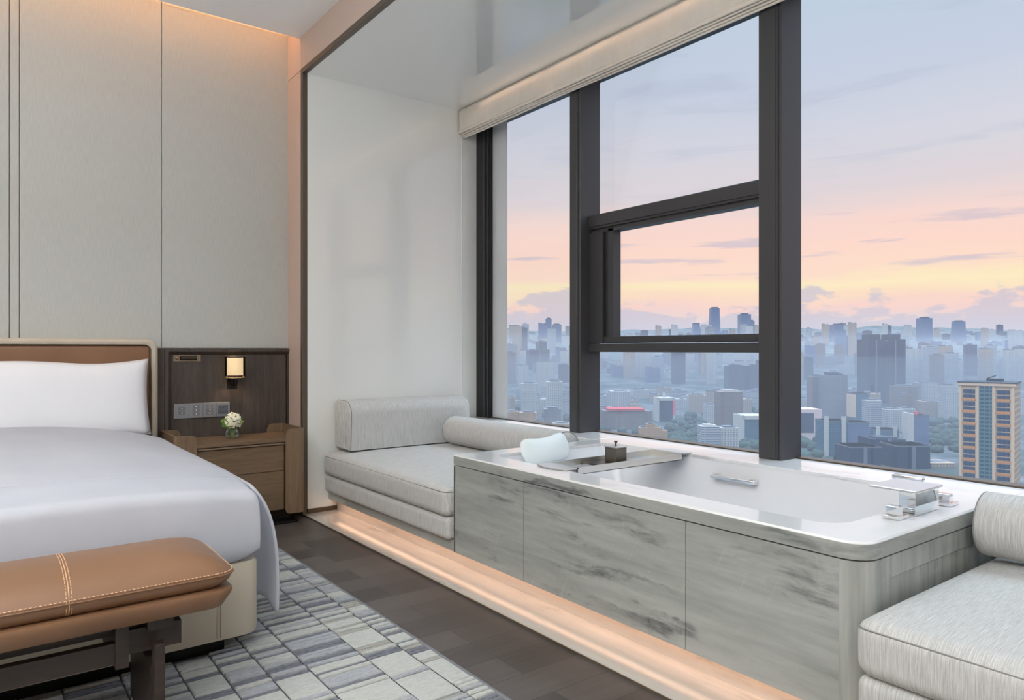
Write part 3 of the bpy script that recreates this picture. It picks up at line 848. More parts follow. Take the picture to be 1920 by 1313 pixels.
# ------------------------------------------------------------------ rug
rug = thing('area_rug', (-.1, 1.5, 0), 'grey and cream rug with ribbed blocks under the bed and bench', 'rug')
RX0, RX1, RY0, RY1 = -1.7, 1.395, -1.2, 4.2
part('backing', B(RX0, RX1, RY0, RY1, .0005, .005), M_rugbase, rug)
bm = bmesh.new(); rr_ = random.Random(3)
edges = [1.38, 1.295, 1.148, .947, .817, .69]
while edges[-1] > RX0+.2: edges.append(edges[-1]-rr_.choice((.09, .12, .13, .15, .17, .2)))
edges.append(RX0+.01)
def pad(bm, x0, x1, y0, y1, h, mi):
    z0 = .005; b_ = min(.004, (y1-y0)*.3)
    a = [bm.verts.new(p) for p in ((x0, y0, z0), (x1, y0, z0), (x1, y1, z0), (x0, y1, z0))]
    m_ = [bm.verts.new(p) for p in ((x0, y0+.001, z0+h*.6), (x1, y0+.001, z0+h*.6), (x1, y1-.001, z0+h*.6), (x0, y1-.001, z0+h*.6))]
    t_ = [bm.verts.new(p) for p in ((x0+b_, y0+b_, z0+h), (x1-b_, y0+b_, z0+h), (x1-b_, y1-b_, z0+h), (x0+b_, y1-b_, z0+h))]
    for p, q in ((a, m_), (m_, t_)):
        for k in range(4): bm.faces.new((p[k], p[(k+1)%4], q[(k+1)%4], q[k])).material_index = mi
    bm.faces.new(t_).material_index = mi
rowY = RY0
for xr, xl in zip(edges, edges[1:]):
    y = RY0 + .004
    while y < RY1-.01:
        # block zones: far part denser ribs, near part with wide pale blocks
        if rr_.random() < .07 and y < 2.6: L_, mi, h = rr_.uniform(.10, .22), 0, .006
        elif rr_.random() < .10: L_, mi, h = rr_.uniform(.04, .08), rr_.choice((0, 0, 1)), .006
        elif rr_.random() < .40: L_, mi, h = rr_.uniform(.014, .024), rr_.choice((2, 2, 2, 3)), .004
        else: L_, mi, h = rr_.uniform(.018, .026), rr_.choice((0, 0, 1, 1, 0)), .010
        y2 = min(y+L_, RY1-.004)
        pad(bm, xl+.003, xr-.003, y, y2, h, mi); y = y2 + rr_.choice((.003, .006, .009))
part('pile_blocks', bm, RUG, rug)
bm = bmesh.new()
for e_ in edges[1:-1]:
    y = 0.9
    while y < 3.2:
        bx(bm, e_-.0022, e_+.0022, y, y+.009, .005, .0085); y += .017
part('edge_stitching', bm, M_rugthread, rug)

# ------------------------------------------------------------------ panel behind the nightstand
wpnl = thing('bedside_wall_panel', (1.4, YB, .6), 'dark ash wall panel with bevelled frame behind the nightstand', 'wall panel')
part('backboard', B(.935, 1.79, YB-.004, YB+.028, .30, 1.13), M_panelwood, wpnl)
def mitre(x0, x1, z0, z1, w1, w2, y0, y1):
    bm = bmesh.new()
    L0 = [(x0, z0), (x1, z0), (x1, z1), (x0, z1)]
    def ins(d, y): return [(x0+d, y, z0), (x1-d*.6, y, z0), (x1-d*.6, y, z1-d), (x0+d, y, z1-d)]
    loft(bm, [ins(0, YB+.028), ins(0, y0), ins(w1, y0), ins(w1+w2, y1), ins(w1+w2, YB+.02)])
    return bm
part('frame', mitre(.985, 1.829, .3, 1.155, .022, .022, YB-.035, YB-.006), M_panelwood, wpnl)
part('side_board', B(.935, .983, YB-.030, YB+.028, .3, 1.155), M_panelwood, wpnl)

# ------------------------------------------------------------------ nightstand
ns = thing('nightstand', (1.36, 4.86, 0), 'brown oak nightstand with curved side panels beside the bed', 'nightstand')
NX0, NX1, NY0, NY1, NZ = .955, 1.765, 4.645, 5.06, .560
part('top', B(NX0+.02, NX1-.02, NY0+.006, NY1-.002, NZ-.024, NZ, bev=.002, seg=1), M_nightwood, ns)
part('body', B(NX0+.024, NX1-.024, NY0+.05, NY1-.02, .085, NZ-.026), M_nightwood, ns)
d1 = part('drawer', B(1.09, 1.632, NY0+.022, NY0+.049, .347, .515, bev=.0015, seg=1), M_nightwood, ns)
part('drawer', B(1.09, 1.632, NY0+.022, NY0+.049, .088, .343, bev=.0015, seg=1), M_nightwood, ns)
part('finger_pull', B(1.09, 1.632, NY0+.010, NY0+.030, .519, .532, bev=.002, seg=1), M_bronze_l, ns)
def shell(side):
    # plan path: back tab -> side -> front tab with rounded corners
    r = .03; xo = NX1 if side > 0 else NX0; s = side
    path = []
    tabf, tabb = .13, .12
    P_ = lambda dx, y: (xo - s*dx, y)
    path += [P_(tabb - k*.01, NY1) for k in range(int((tabb-r)/.01)+1)]
    for k in range(1, 8):
        a = PI/2*k/8; path.append(P_(r - r*math.sin(a), NY1 - r + r*math.cos(a)))
    for k in range(9): path.append(P_(0, NY1-r + (NY0+r-(NY1-r))*k/8))
    for k in range(1, 8):
        a = PI/2*k/8; path.append(P_(r - r*math.cos(a), NY0 + r - r*math.sin(a)))
    n_ = int((tabf-r)/.005)
    path += [P_(r + (tabf-r)*k/n_, NY0) for k in range(n_+1)]
    th = .016; zt, zb = .620, .058; rc = .035
    # arc length and end rounding
    S_ = [0]
    for a, b in zip(path, path[1:]): S_.append(S_[-1] + math.hypot(b[0]-a[0], b[1]-a[1]))
    T_ = S_[-1]; bm = bmesh.new(); rows = []
    for i, (x, y) in enumerate(path):
        a = path[max(0, i-1)]; b = path[min(len(path)-1, i+1)]
        d = Vector((b[0]-a[0], b[1]-a[1])).normalized(); nrm = Vector((d.y, -d.x))*(-s)   # towards the inside
        cen = Vector(((NX0+NX1)/2, (NY0+NY1)/2)); 
        if (cen-Vector((x, y))).dot(nrm) < 0: nrm = -nrm
        e = min(S_[i], T_-S_[i]); dz = rc - math.sqrt(max(0, rc*rc-(rc-e)**2)) if e < rc else 0
        q = Vector((x, y)) + nrm*th
        rows.append([(x, y, zb+dz*.8), (x, y, zt-dz), (q.x, q.y, zt-dz), (q.x, q.y, zb+dz*.8)])
    loft(bm, rows, True, True)
    return bm
part('side_panel', shell(1), M_nightwood_v, ns, smooth=35); part('side_panel', shell(-1), M_nightwood_v, ns, smooth=35)
for o_s in (1, -1):
    pass
part('recessed_base', B(NX0+.07, NX1-.07, NY0+.08, NY1-.03, .014, .085), M_black, ns)
part('foot_plate', B(NX0+.03, NX1-.05, NY0-.02, NY1-.03, .001, .014, bev=.003, seg=1), M_black, ns)

# vase with orchids
VX, VY, VZ = 1.353, 4.86, NZ+.001
va = thing('orchid_vase', (VX, VY, VZ), 'small round glass vase of white orchids on the nightstand', 'vase')
bm = bmesh.new(); pr_ = [(.020, 0), (.034, .004), (.043, .016), (.046, .030), (.042, .046), (.033, .058), (.028, .064), (.030, .069)]
lathe(bm, [(r, VZ+z) for r, z in pr_] , VX, VY, 32, capt=False); part('glass_bowl', bm, M_vglass, va, True)
bm = bmesh.new(); lathe(bm, [(.018, VZ+.004), (.031, VZ+.008), (.040, VZ+.018), (.0425, VZ+.030), (.040, VZ+.040)], VX, VY, 24); part('water', bm, M_water, va, True)
M_petal = mat('orchid_petal', (236,236,208), .6, Subsurface_Weight=.0)
M_lip = mat('orchid_lip', (168,60,92), .6)
M_leaf = mat('leaf_green', rough=.6, build=lambda t, p: t.l.new(t.ramp(t.noise(objc(t), 60, 3), [(.3, lin((52,92,30))), (.7, lin((120,160,60)))]), p.inputs['Base Color']))
def petal(bm, c, d, up, ln, wd, mi=0):
    d = Vector(d).normalized(); up = Vector(up).normalized(); s = d.cross(up).normalized()
    n = 6; L1, L2 = [], []
    for k in range(n+1):
        t_ = k/n; w_ = wd*math.sin(PI*(.12+.88*t_)**.8)*.5; p = Vector(c) + d*ln*t_ + up*(.25*ln*t_*(1-t_)*1.6 - .1*ln*t_)
        L1.append(bm.verts.new(p - s*w_ - up*w_*.25)); L2.append(bm.verts.new(p + s*w_ - up*w_*.25)); 
        if k == 0: M1 = []
        M1.append(bm.verts.new(p))
    for k in range(n):
        for a, b in ((L1, M1), (M1, L2)):
            f = bm.faces.new((a[k], a[k+1], b[k+1], b[k])); f.material_index = mi
def flower(c, nrm, r):
    bm = bmesh.new(); n_ = Vector(nrm).normalized(); a = n_.cross(Vector((0,0,1))).normalized(); b = a.cross(n_)
    off = rnd.random()
    for k in range(5):
        t_ = 2*PI*(k/5)+off; petal(bm, c, a*math.cos(t_)+b*math.sin(t_), n_, r, r*.85)
    petal(bm, Vector(c)+n_*.002, (n_*.8 - b*.5), n_, r*.42, r*.35, 1); petal(bm, Vector(c)+n_*.003, (n_*.9 + b*.2), n_, r*.28, r*.3, 1)
    return bm
fl = [((0, -.02, .112), (-.1, -1, .2), .038), ((.030, -.015, .128), (.3, -1, .4), .034), ((-.032, -.012, .10), (-.5, -1, .1), .034), ((.012, -.03, .145), (0, -1, .6), .034),
      ((.040, -.02, .098), (.6, -1, -.1), .034), ((-.010, -.03, .088), (-.2, -1, -.3), .030), ((.0, .0, .158), (-.2, -.6, 1), .032), ((-.03, .01, .13), (-.8, -.5, .5), .03)]
for c, n_, r in fl:
    o = part('flower', flower((VX+c[0], VY+c[1], VZ+c[2]), n_, r), [M_petal, M_lip], va, True)
bm = bmesh.new()
for k in range(46):
    t_ = rnd.uniform(0, 2*PI); ph = rnd.uniform(-.2, .9); sd = rnd.choice((-1, 1))
    c = Vector((VX + sd*.034 + rnd.uniform(-.02, .02), VY + rnd.uniform(-.02, .02), VZ + .09 + rnd.uniform(-.018, .03)))
    petal(bm, c, (math.cos(t_), math.sin(t_), ph), (rnd.uniform(-.5, .5), -.6, .8), .030, .030)
part('foliage', bm, M_leaf, va, True)
bm = bmesh.new()
for c, n_, r in fl: tube(bm, [(VX+c[0]*.1, VY, VZ+.012), (VX+c[0]*.5, VY+c[1]*.3, VZ+.06), (VX+c[0], VY+c[1], VZ+c[2])], .0018, 5)
part('stems', bm, M_leaf, va)

# wall lamp
wl = thing('wall_lamp', (1.415, YB-.004, 1.0), 'lit bedside wall lamp with round shade inside a clear cylinder', 'wall lamp')
LX, LY = 1.412, 5.008
bm = bmesh.new(); lathe(bm, [(.052, .972), (.052, 1.090), (.02, 1.0905)], LX, LY, 40, capb=False, capt=True); o = part('lamp_shade', bm, M_shade, wl, True, label='glowing cream fabric shade'); m = o.modifiers.new('s', 'SOLIDIFY'); m.thickness = .002  # closed top added to keep the bulb's light off the wall
bm = bmesh.new(); lathe(bm, [(.066, .955), (.066, 1.105)], LX, LY, 40, capb=False, capt=False); part('glass_cylinder', bm, M_lglass, wl, True)
bm = bmesh.new(); lathe(bm, [(.067, .953), (.067, .957), (.055, .957), (.055, .953)], LX, LY, 40, capb=False, capt=False); part('rim', bm, M_bronze_l, wl, True); bm = bmesh.new(); lathe(bm, [(.067, 1.102), (.067, 1.106), (.060, 1.106), (.060, 1.102)], LX, LY, 40, capb=False, capt=False); part('rim', bm, M_bronze_l, wl, True)
bm = bmesh.new(); lathe(bm, [(.012, .905), (.016, .915), (.018, .94), (.022, .953), (.03, .957)], LX, LY, 20); tube(bm, [(LX, LY, .955), (LX, LY, 1.0)], .006)
tube(bm, [(LX, LY, .915), (LX+.002, LY+.03, .905), (LX+.004, YB-.02, .912), (LX+.004, YB-.004, .915)], .008, 10); tube(bm, [(LX+.012, LY, .905), (LX+.012, LY-.002, .878)], .004, 8)
part('arm', bm, M_black, wl, smooth=40)
bm = bmesh.new(); bx(bm, LX-.03, LX+.03, YB-.012, YB-.0045, .88, .95, bev=.003); part('backplate', bm, M_black, wl)
pt = bpy.data.lights.new('wall_lamp_bulb', 'POINT'); pt.energy = 2.2; pt.color = (1, .74, .42); pt.shadow_soft_size = .02
po = bpy.data.objects.new('wall_lamp_bulb', pt); COL.objects.link(po); po.location = (LX, LY, 1.04)

# reading light
rl = thing('reading_light', (1.12, YB-.005, 1.09), 'bronze reading light folded into its plate on the dark panel', 'reading light')
part('plate', B(1.04, 1.212, YB-.010, YB-.0045, 1.067, 1.113, bev=.001, seg=1), M_bronze_l, rl)
bm = bmesh.new(); lathe(bm, [(.009, YB-.016), (.010, YB-.0105)], 1.062, 1.090, 20, axis='y'); part('button', bm, mat('brass_button', (190,160,120), .3, 1.0), rl, True)
part('recess', B(1.080, 1.186, YB-.0112, YB-.0101, 1.075, 1.105), M_black, rl)
bm = bmesh.new(); tube(bm, [(1.086, YB-.022, 1.090), (1.172, YB-.022, 1.090), (1.175, YB-.022, 1.090)], [.010, .010, .008], 20); tube(bm, [(1.176, YB-.022, 1.090), (1.184, YB-.022, 1.090)], .006, 12)
part('light_barrel', bm, M_bronze, rl, smooth=40)

# switch panel
sw = thing('switch_panel', (1.21, YB-.005, .74), 'grey metal panel of switches and a socket above the nightstand', 'switch panel')
M_sw = mat('switch_plate_grey', (150,152,156), .35, .5); M_swb = mat('switch_button_grey', (126,129,134), .4, .3); M_sock = mat('socket_grey', (90,98,110), .5)
part('plate', B(1.042, 1.40, YB-.014, YB-.0045, .688, .787, bev=.0015, seg=1), M_sw, sw)
def btn(x, z):
    q = part('button', B(x-.022, x+.022, YB-.017, YB-.0142, z-.010, z+.010, bev=.001, seg=1), M_swb, sw)
    bm = bmesh.new(); bx(bm, x-.005, x+.005, YB-.0176, YB-.0171, z-.0028, z-.0012); bx(bm, x-.003, x+.003, YB-.0176, YB-.0171, z-.001, z+.003)
    part('icon', bm, M_ceil, q)
for z in (.754, .726): btn(1.092, z)
for x in (1.181, 1.268):
    for z in (.765, .740, .715): btn(x, z)
sk = part('socket', B(1.322, 1.388, YB-.0165, YB-.0142, .706, .768, bev=.001, seg=1), M_sock, sw)
bm = bmesh.new()
for x, z in ((1.338, .755), (1.372, .755), (1.338, .722), (1.372, .722)):
    bx(bm, x-.0012, x+.0012, YB-.0172, YB-.0166, z-.005, z+.005)
for x, z in ((1.355, .748), (1.355, .716)): bx(bm, x-.003, x+.003, YB-.0172, YB-.0166, z-.003, z+.003)
part('socket_slots', bm, M_gasket, sk)
for x in (1.137, 1.225, 1.312): part('divider', B(x-.0007, x+.0007, YB-.0146, YB-.0141, .690, .785), M_gasket, sw)

# ------------------------------------------------------------------ the city far below
def W3(L, D, z): return Vector((FX*D + RX*L, FY*D + RY*L, z))
def ground_z(D):
    if D < 1500: return -150.0
    return -150.0 + (D-1500)*.0711
def D_of_v(v):
    """forward distance at which the ground shows at picture height v"""
    if v >= 788: return 1330*151.15/(v-655)
    k = (v-655)/1330
    return (151.15 + 1500*.0711)/(k+.0711)
def bmat(name, wallc, winc, fw, fh, wx=.55, wz=.5, rough=.6, bandc=None, bandw=0):
    wallc = tuple(int(q*.80) for q in wallc); winc = tuple(int(q*.80) for q in winc)
    """facade: window grid over wall colour, in the building's own metres"""
    def f(t, p):
        sp = t.add('ShaderNodeSeparateXYZ'); t.l.new(objc(t), sp.inputs[0])
        hx = t.math('ADD', sp.outputs[0], sp.outputs[1])
        a = t.math('LESS_THAN', t.math('FRACT', t.math('DIVIDE', t.math('ADD', hx, 500), fw)), wx)
        b = t.math('LESS_THAN', t.math('FRACT', t.math('DIVIDE', t.math('ADD', sp.outputs[2], 500), fh)), wz)
        m_ = t.math('MULTIPLY', a, b)
        n = t.noise(t.mapping(objc(t), (.21, .21, .3)), 1.0, 2)
        c = t.mix(m_, lin(wallc), t.mix(n, lin(winc), lin(tuple(min(255, int(q*1.35)) for q in winc))))
        t.l.new(c, p.inputs['Base Color'])
    return mat(name, None, rough, build=f)
FM = dict(
  white=bmat('facade_white', (214,210,206), (96,108,124), 4.2, 3.3, .5, .5),
  grey=bmat('facade_grey', (150,150,156), (84,92,106), 3.6, 3.3, .5, .5),
  beige=bmat('facade_beige', (200,176,152), (96,98,108), 4.0, 3.3, .5, .5),
  brown=bmat('facade_brown', (150,132,126), (78,84,98), 4.0, 3.3, .5, .5),
  glass=bmat('facade_dark_glass', (44,66,92), (20,40,68), 3.0, 4.0, .88, .9, .2),
  teal=bmat('facade_teal_glass', (96,130,146), (50,88,112), 3.0, 3.6, .85, .7, .2),
  navy=bmat('facade_navy', (58,68,92), (34,46,70), 5.0, 3.5, .6, .8, .4),
  blueg=bmat('facade_blue_grid', (120,136,166), (70,92,130), 2.6, 3.4, .7, .6, .4),
  ribs=bmat('facade_white_ribs', (222,222,222), (110,130,150), 3.4, 50, .5, .95, .5),
  floors=bmat('facade_floor_bands', (206,204,202), (100,116,134), 60, 3.4, .98, .5, .5),
  orange=bmat('facade_ochre', (214,164,112), (120,110,104), 4.0, 3.2, .45, .5),
)
M_roofg = mat('roof_grey', (98,102,110), .9); M_roofd = mat('roof_dark', (52,58,68), .9); M_roofr = mat('roof_red', (176,60,64), .8)
M_pinkside = mat('sign_red_wall', (214,96,110), .8); M_concrete = mat('pale_concrete', (178,174,170), .8)
M_cream = mat('cream_cladding', (206,178,152), .7); M_och = mat('ochre_spandrel', (192,132,86), .7)
def ground_mat(t, p):
    o = objc(t)
    n = t.noise(o, .012, 6, .65); n2 = t.noise(o, .06, 4, .6)
    c = t.ramp(n, [(.42, lin((38,56,50))), (.50, lin((52,66,68))), (.56, lin((84,86,90))), (.7, lin((116,112,110)))])
    c = t.mix(t.math('MULTIPLY', t.sstep(n2, .5, .6), .5), c, lin((52,64,66)))
    t.l.new(c, p.inputs['Base Color'])
bm = bmesh.new()
Ds = [150, 1500, 3000, 5600, 6200, 6800, 7400]; rows = []
NL = 300
for D in Ds:
    rows.append([bm.verts.new(W3(L_, D, ground_z(min(D, 6000)) + (0 if D < 6000 else (22*math.sin(L_*.0011+D)+13*math.sin(L_*.0031+D*2)+7*math.sin(L_*.0083)+4*math.sin(L_*.021+D)) - (D-6200)*.02))) for L_ in [-6000+15000*q/NL for q in range(NL+1)]])
for a, b in zip(rows, rows[1:]):
    for k in range(NL): bm.faces.new((a[k], a[k+1], b[k+1], b[k]))
S('ground', bm, mat('city_ground', None, .95, build=ground_mat))

taken = []
def Lof(u, D): return (u-960)/1330*D
def Zof(v, D): return 1.15 + (655-v)/1330*D
def bplace(name, u0, u1, D):
    o = bpy.data.objects.new(name, None); COL.objects.link(o)
    L_ = (Lof(u0, D)+Lof(u1, D))/2
    return o, L_
def tower(u0, u1, vtop, vbase=None, D=None, m='grey', label=None, cat='building', rot=0.0, dep=None, roof='box', name='tower_block', group=None, roofm=None, extra=None, corner=False):
    if D is None: D = D_of_v(vbase)
    wpx = (u1-u0)/1330*D; dep = dep or min(wpx, 60)
    # keep the outline width when the block is turned
    ca, sa = math.cos(rot), abs(math.sin(rot))
    wx = max(6, (wpx - dep*sa)/ca) if rot else wpx
    L_ = (Lof(u0, D)+Lof(u1, D))/2; zt = Zof(vtop, D); zb = ground_z(D)-4
    e = bpy.data.objects.new(name, None); COL.objects.link(e)
    e.location = W3(L_, D+dep/2, zb); e.rotation_euler = (0, 0, -YAW+rot)
    if corner:      # set by its two front corners, front face turned by rot
        cx_, sx_ = math.cos(rot), math.sin(rot)            # local x in (lateral, forward)
        k1 = (u1-960)/1330; la = Lof(u0, D); wx = (k1*D-la)/(cx_-k1*sx_)
        e.location = W3(la + wx/2*cx_ - dep/2*sx_, D + wx/2*sx_ + dep/2*cx_, zb)
    tag(e, label, cat, group)
    H_ = zt-zb
    def P(nm, bm, mm):
        o = link(nm, bm, mm); o.parent = e; return o
    b = bmesh.new(); rh = 0
    if roof == 'box': rh = min(H_*.05, 9)
    bx(b, -wx/2, wx/2, -dep/2, dep/2, 0, H_-rh)
    P('walls', b, FM[m])
    if roof == 'box':
        b = bmesh.new(); bx(b, -wx*.28, wx*.2, -dep*.25, dep*.3, H_-rh, H_); bx(b, wx*.22, wx*.4, -dep*.2, dep*.2, H_-rh, H_-rh*.4)
        P('roof', b, roofm or M_roofg)
    elif roof == 'flat':
        b = bmesh.new(); bx(b, -wx/2-.5, wx/2+.5, -dep/2-.5, dep/2+.5, H_-1.5, H_); P('roof', b, roofm or M_roofg)
    if extra: extra(P, wx, dep, H_)
    taken.append((e.location.x, e.location.y, math.hypot(wx, dep)/2))
    return e
# ---- landmark buildings
def ex_orange(P, wx, dep, H_):
    # cream piers, ochre spandrels and a glazed centre bay over the front face
    y = -dep/2
    for fx in (-.47, -.15, .135, .47):
        b = bmesh.new(); w_ = wx*.05; bx(b, wx*fx-w_/2, wx*fx+w_/2, y-1.2, y, 0, H_-2); P('pier', b, M_cream)
    b = bmesh.new(); bx(b, -wx/2-.1, wx/2+.1, y-.3, y, 0, H_-1); P('front_face', b, M_cream)
    for k in range(10):
        z = H_-7 - k*11.6
        for xa, xb in ((-.42, -.20), (.185, .42)):
            b = bmesh.new(); bx(b, wx*xa, wx*xb, y-.6, y-.2, z-4.0, z); bx(b, wx*xa, wx*xb, y-.6, y-.2, z-8.0, z-5.0)
            P('window_band', b, FM['bandwin'])
        for xa, xb in ((-.44, -.18), (.165, .44)):
            b = bmesh.new(); bx(b, wx*xa, wx*xb, y-.7, y-.2, z-10.8, z-8.4); P('spandrel', b, M_och)
    b = bmesh.new(); bx(b, -wx*.125, wx*.11, y-1.6, y, 0, H_-1); P('glazed_bay', b, FM['tealbay'])
    b = bmesh.new(); bx(b, -wx*.5-1, wx*.5+1, y-1.8, y+2, H_-3.2, H_-.6); P('cornice', b, M_cream)
    b = bmesh.new(); bx(b, -wx*.5-1.2, wx*.5+1.2, y-2, dep/2, H_-.6, H_+.4); bx(b, -wx*.05, wx*.25, -dep*.1, dep*.1, H_, H_+3); P('roof', b, M_roofd)
    b = bmesh.new(); tube(b, [(-wx*.05, 0, H_+3), (wx*.12, -2, H_+6)], .5, 6); P('roof_crane', b, M_roofd)
FM['bandwin'] = bmat('facade_band_windows', (84,112,132), (48,66,92), 3.4, 9, .75, 1.0, .25)
FM['tealbay'] = bmat('facade_teal_bay', (112,146,150), (46,82,100), 4.2, 3.7, .8, .55, .25)
FM['cream'] = bmat('facade_cream', (226,192,160), (88,84,92), 5.6, 5.5, .45, .6)
tower(1798, 1902, 716, D=690, rot=-.72, corner=True, m='cream', label='tall cream and ochre banded office tower with a glazed centre strip', dep=46, roof='none', extra=ex_orange, name='office_tower')
def ex_fin(c):
    def f(P, wx, dep, H_):
        b = bmesh.new(); bx(b, -wx*.06, wx*.06, -dep/2-.8, -dep/2, 0, H_); P('fin', b, c)
    return f
tower(1593, 1652, 838, D=900, m='glass', label='low dark glass block, nearest the thick mullion of the trio by the window sill', roof='flat', extra=ex_fin(M_roofg), dep=40, name='glass_block')
tower(1638, 1698, 822, D=960, m='glass', label='dark glass block standing taller in the middle of the trio by the sill', roof='box', roofm=M_roofd, extra=ex_fin(M_roofg), name='glass_block')
tower(1682, 1744, 836, D=895, m='glass', label='dark glass block, nearest the banded tower of the trio by the window sill', roof='flat', extra=ex_fin(M_roofg), dep=40, name='glass_block')
def ex_twin(P, wx, dep, H_):
    for s in (-1, 1):
        b = bmesh.new(); bx(b, s*wx*.27-wx*.16, s*wx*.27+wx*.16, -dep*.3, dep*.3, H_, H_+12); P('crown', b, M_roofd)
    b = bmesh.new()
    for fx in (-.3, -.02, .22): bx(b, wx*fx-wx*.02, wx*fx+wx*.02, -dep/2-1, -dep/2, 0, H_-3)
    P('rib', b, M_roofg)
    b = bmesh.new(); bx(b, -wx*.04, wx*.04, -dep/2-1.2, -dep/2, 0, H_-6); P('recess', b, M_roofd)
tower(1629, 1698, 636, D=1750, m='navy', label='massive dark blue twin tower with two crowns right of the thick mullion', roof='none', extra=ex_twin, name='twin_tower')
def ex_pink(P, wx, dep, H_):
    b = bmesh.new(); bx(b, -wx/2-2, -wx/2+1.5, -dep/2-1, dep/2, 0, H_+3); P('edge_wall', b, M_concrete)
    b = bmesh.new(); bx(b, -wx*.1, wx*.1, -2, 2, H_, H_+5); P('roof', b, M_pinkside)  # pink box on the roof
tower(1711, 1742, 779, D=1120, m='blueg', label='blue gridded office tower with a pale edge and pink roof box', roof='flat', extra=ex_pink, name='office_tower')
tower(1628, 1653, 748, D=1250, m='floors', label='slim white tower with a stepped top left of the dark glass trio', roof='box', name='slim_tower')
def ex_cols(P, wx, dep, H_):
    for fx in (-.46, .30):
        b = bmesh.new(); bx(b, wx*fx-3, wx*fx+3, -dep/2-2, -dep/2, 0, H_+6); P('white_column', b, M_concrete)
tower(1547, 1590, 789, D=1000, m='teal', label='pale teal glass office between two white columns behind the sill', roof='flat', extra=ex_cols, name='office_tower')
tower(1590, 1630, 792, D=1060, m='blueg', label='plain blue office block joined beside the white columned office', roof='flat', name='office_block')
def ex_frame(P, wx, dep, H_):
    b = bmesh.new(); bx(b, -wx*.36, wx*.20, -dep/2-.8, -dep/2, H_*.3, H_-6); P('window_wall', b, FM['glass'])
FM['rose'] = mat('rose_cladding', (208,180,178), .7)
tower(1490, 1541, 768, D=1180, m='rose', label='rose framed office block with one big dark window beside the mullion', roof='none', extra=ex_frame, name='office_block')
tower(1524, 1552, 702, D=1500, m='brown', label='grey brown residential tower, left of a joined pair above the rose office', name='residential_tower')
tower(1550, 1590, 699, D=1460, m='grey', label='grey residential tower, right of a joined pair above the rose office', name='residential_tower', roofm=M_roofd)
tower(1602, 1630, 738, D=1400, m='teal', label='teal office tower with an orange edge below the twin tower', roof='flat', extra=lambda P, wx, dep, H_: P('orange_edge', B(-wx/2-1.5, -wx/2+2, -dep/2-1, dep/2, H_*.3, H_-2), M_cream), name='office_tower')  # strip of cladding down one edge
tower(1661, 1692, 766, D=1300, m='white', label='pale residential block left of a matching pair above the dark glass trio', name='residential_tower')
tower(1693, 1716, 764, D=1310, m='white', label='pale residential block right of a matching pair above the dark glass trio', name='residential_tower')
tower(1686, 1722, 722, D=1650, m='brown', label='mauve grey slab tower just right of the twin tower foot', name='slab_tower')
tower(1728, 1758, 716, D=1700, m='white', label='broad white apartment tower between the twin tower and the ochre tower', name='apartment_tower')
tower(1735, 1766, 752, D=1550, m='beige', label='lower stepped white apartment block in front of the broad white tower', name='apartment_block')
tower(1773, 1795, 720, D=1500, m='white', label='white apartment tower close behind the left side of the banded tower', name='apartment_tower')
tower(1644, 1686, 806, D=1150, m='teal', label='low glass hall with white side walls behind the dark trio', roof='flat', extra=ex_cols, name='glass_hall')
tower(1745, 1792, 868, D=900, m='beige', label='pale low houses at the foot of the banded tower, near the sill', name='house_block')
tower(1756, 1800, 775, D=1600, m='blueg', label='grey blue slab of flats left of the banded tower', dep=20, name='slab_block')
# middle windows
def ex_arch(P, wx, dep, H_):
    b = bmesh.new(); bx(b, -wx/2-2, -wx/2+3, -dep/2-2, dep/2, 0, H_+1); bx(b, wx/2-3, wx/2+2, -dep/2-2, dep/2, 0, H_+1); bx(b, -wx/2, wx/2, -dep/2-2, dep/2, H_-5, H_+1); P('white_frame', b, M_concrete)
def ex_arch2(P, wx, dep, H_):
    ex_arch(P, wx, dep, H_)
    b = bmesh.new(); bx(b, wx/2-3.5, wx/2+2.5, -dep/2-2.6, -dep/2-2, H_*.35, H_-5); P('red_banner', b, M_pinkside)
    b = bmesh.new(); bx(b, -wx*.08, wx*.08, -1, 1, H_, H_+10); P('roof', b, M_concrete)
tower(1233, 1264, 747, D=1480, m='glass', label='white framed tower with a red strip down its side above the trees', roof='none', extra=ex_arch2, name='framed_tower')
tower(1316, 1349, 797, D=1000, m='floors', label='white banded apartment tower low in the middle window', name='apartment_tower', roofm=M_concrete)
tower(1351, 1393, 731, D=1250, m='brown', label='grey brown apartment tower with ragged roof beside the thick mullion', name='apartment_tower', roofm=M_concrete)
tower(1352, 1386, 800, D=1020, m='white', label='low white flats below the grey brown tower', name='apartment_block')
tower(1392, 1440, 781, D=1130, m='teal', label='arched glass office with white frame beside the thick mullion', roof='none', extra=ex_arch, name='arched_office')
tower(1367, 1399, 684, D=1900, m='navy', label='dark blue tower fully visible beside its half hidden twin at the thick mullion', name='dark_tower', roofm=M_roofd)
tower(1407, 1440, 684, D=1880, m='navy', label='dark blue tower half hidden by the thick mullion', name='dark_tower', roofm=M_roofd)
tower(1323, 1343, 756, D=1450, m='white', label='small pale tower left of the grey brown apartment tower', name='small_tower')
tower(1297, 1320, 738, D=1600, m='beige', label='beige slab tower above the trees in the middle window', name='slab_tower')
def ex_red(P, wx, dep, H_):
    b = bmesh.new(); bx(b, -wx*.4, wx*.35, -dep/2-2, dep/2, H_, H_+4); P('roof', b, M_roofr)
tower(1131, 1222, 771, D=1330, m='brown', label='long low hall with a red roof in the middle window', roof='none', extra=ex_red, dep=50, name='long_hall')
for i, (a, b_, v) in enumerate(((1200, 1214, 800), (1214, 1228, 793), (1228, 1240, 799), (1240, 1252, 806))):
    tower(a, b_, v, D=1080, m='orange', label='small ochre apartment house clustered low in the middle window', group='ochre houses under the framed tower', name='ochre_house', dep=16)
tower(1145, 1182, 732, D=1620, m='white', label='broad white block with a rooftop crown near the slim mullion', name='crowned_block')
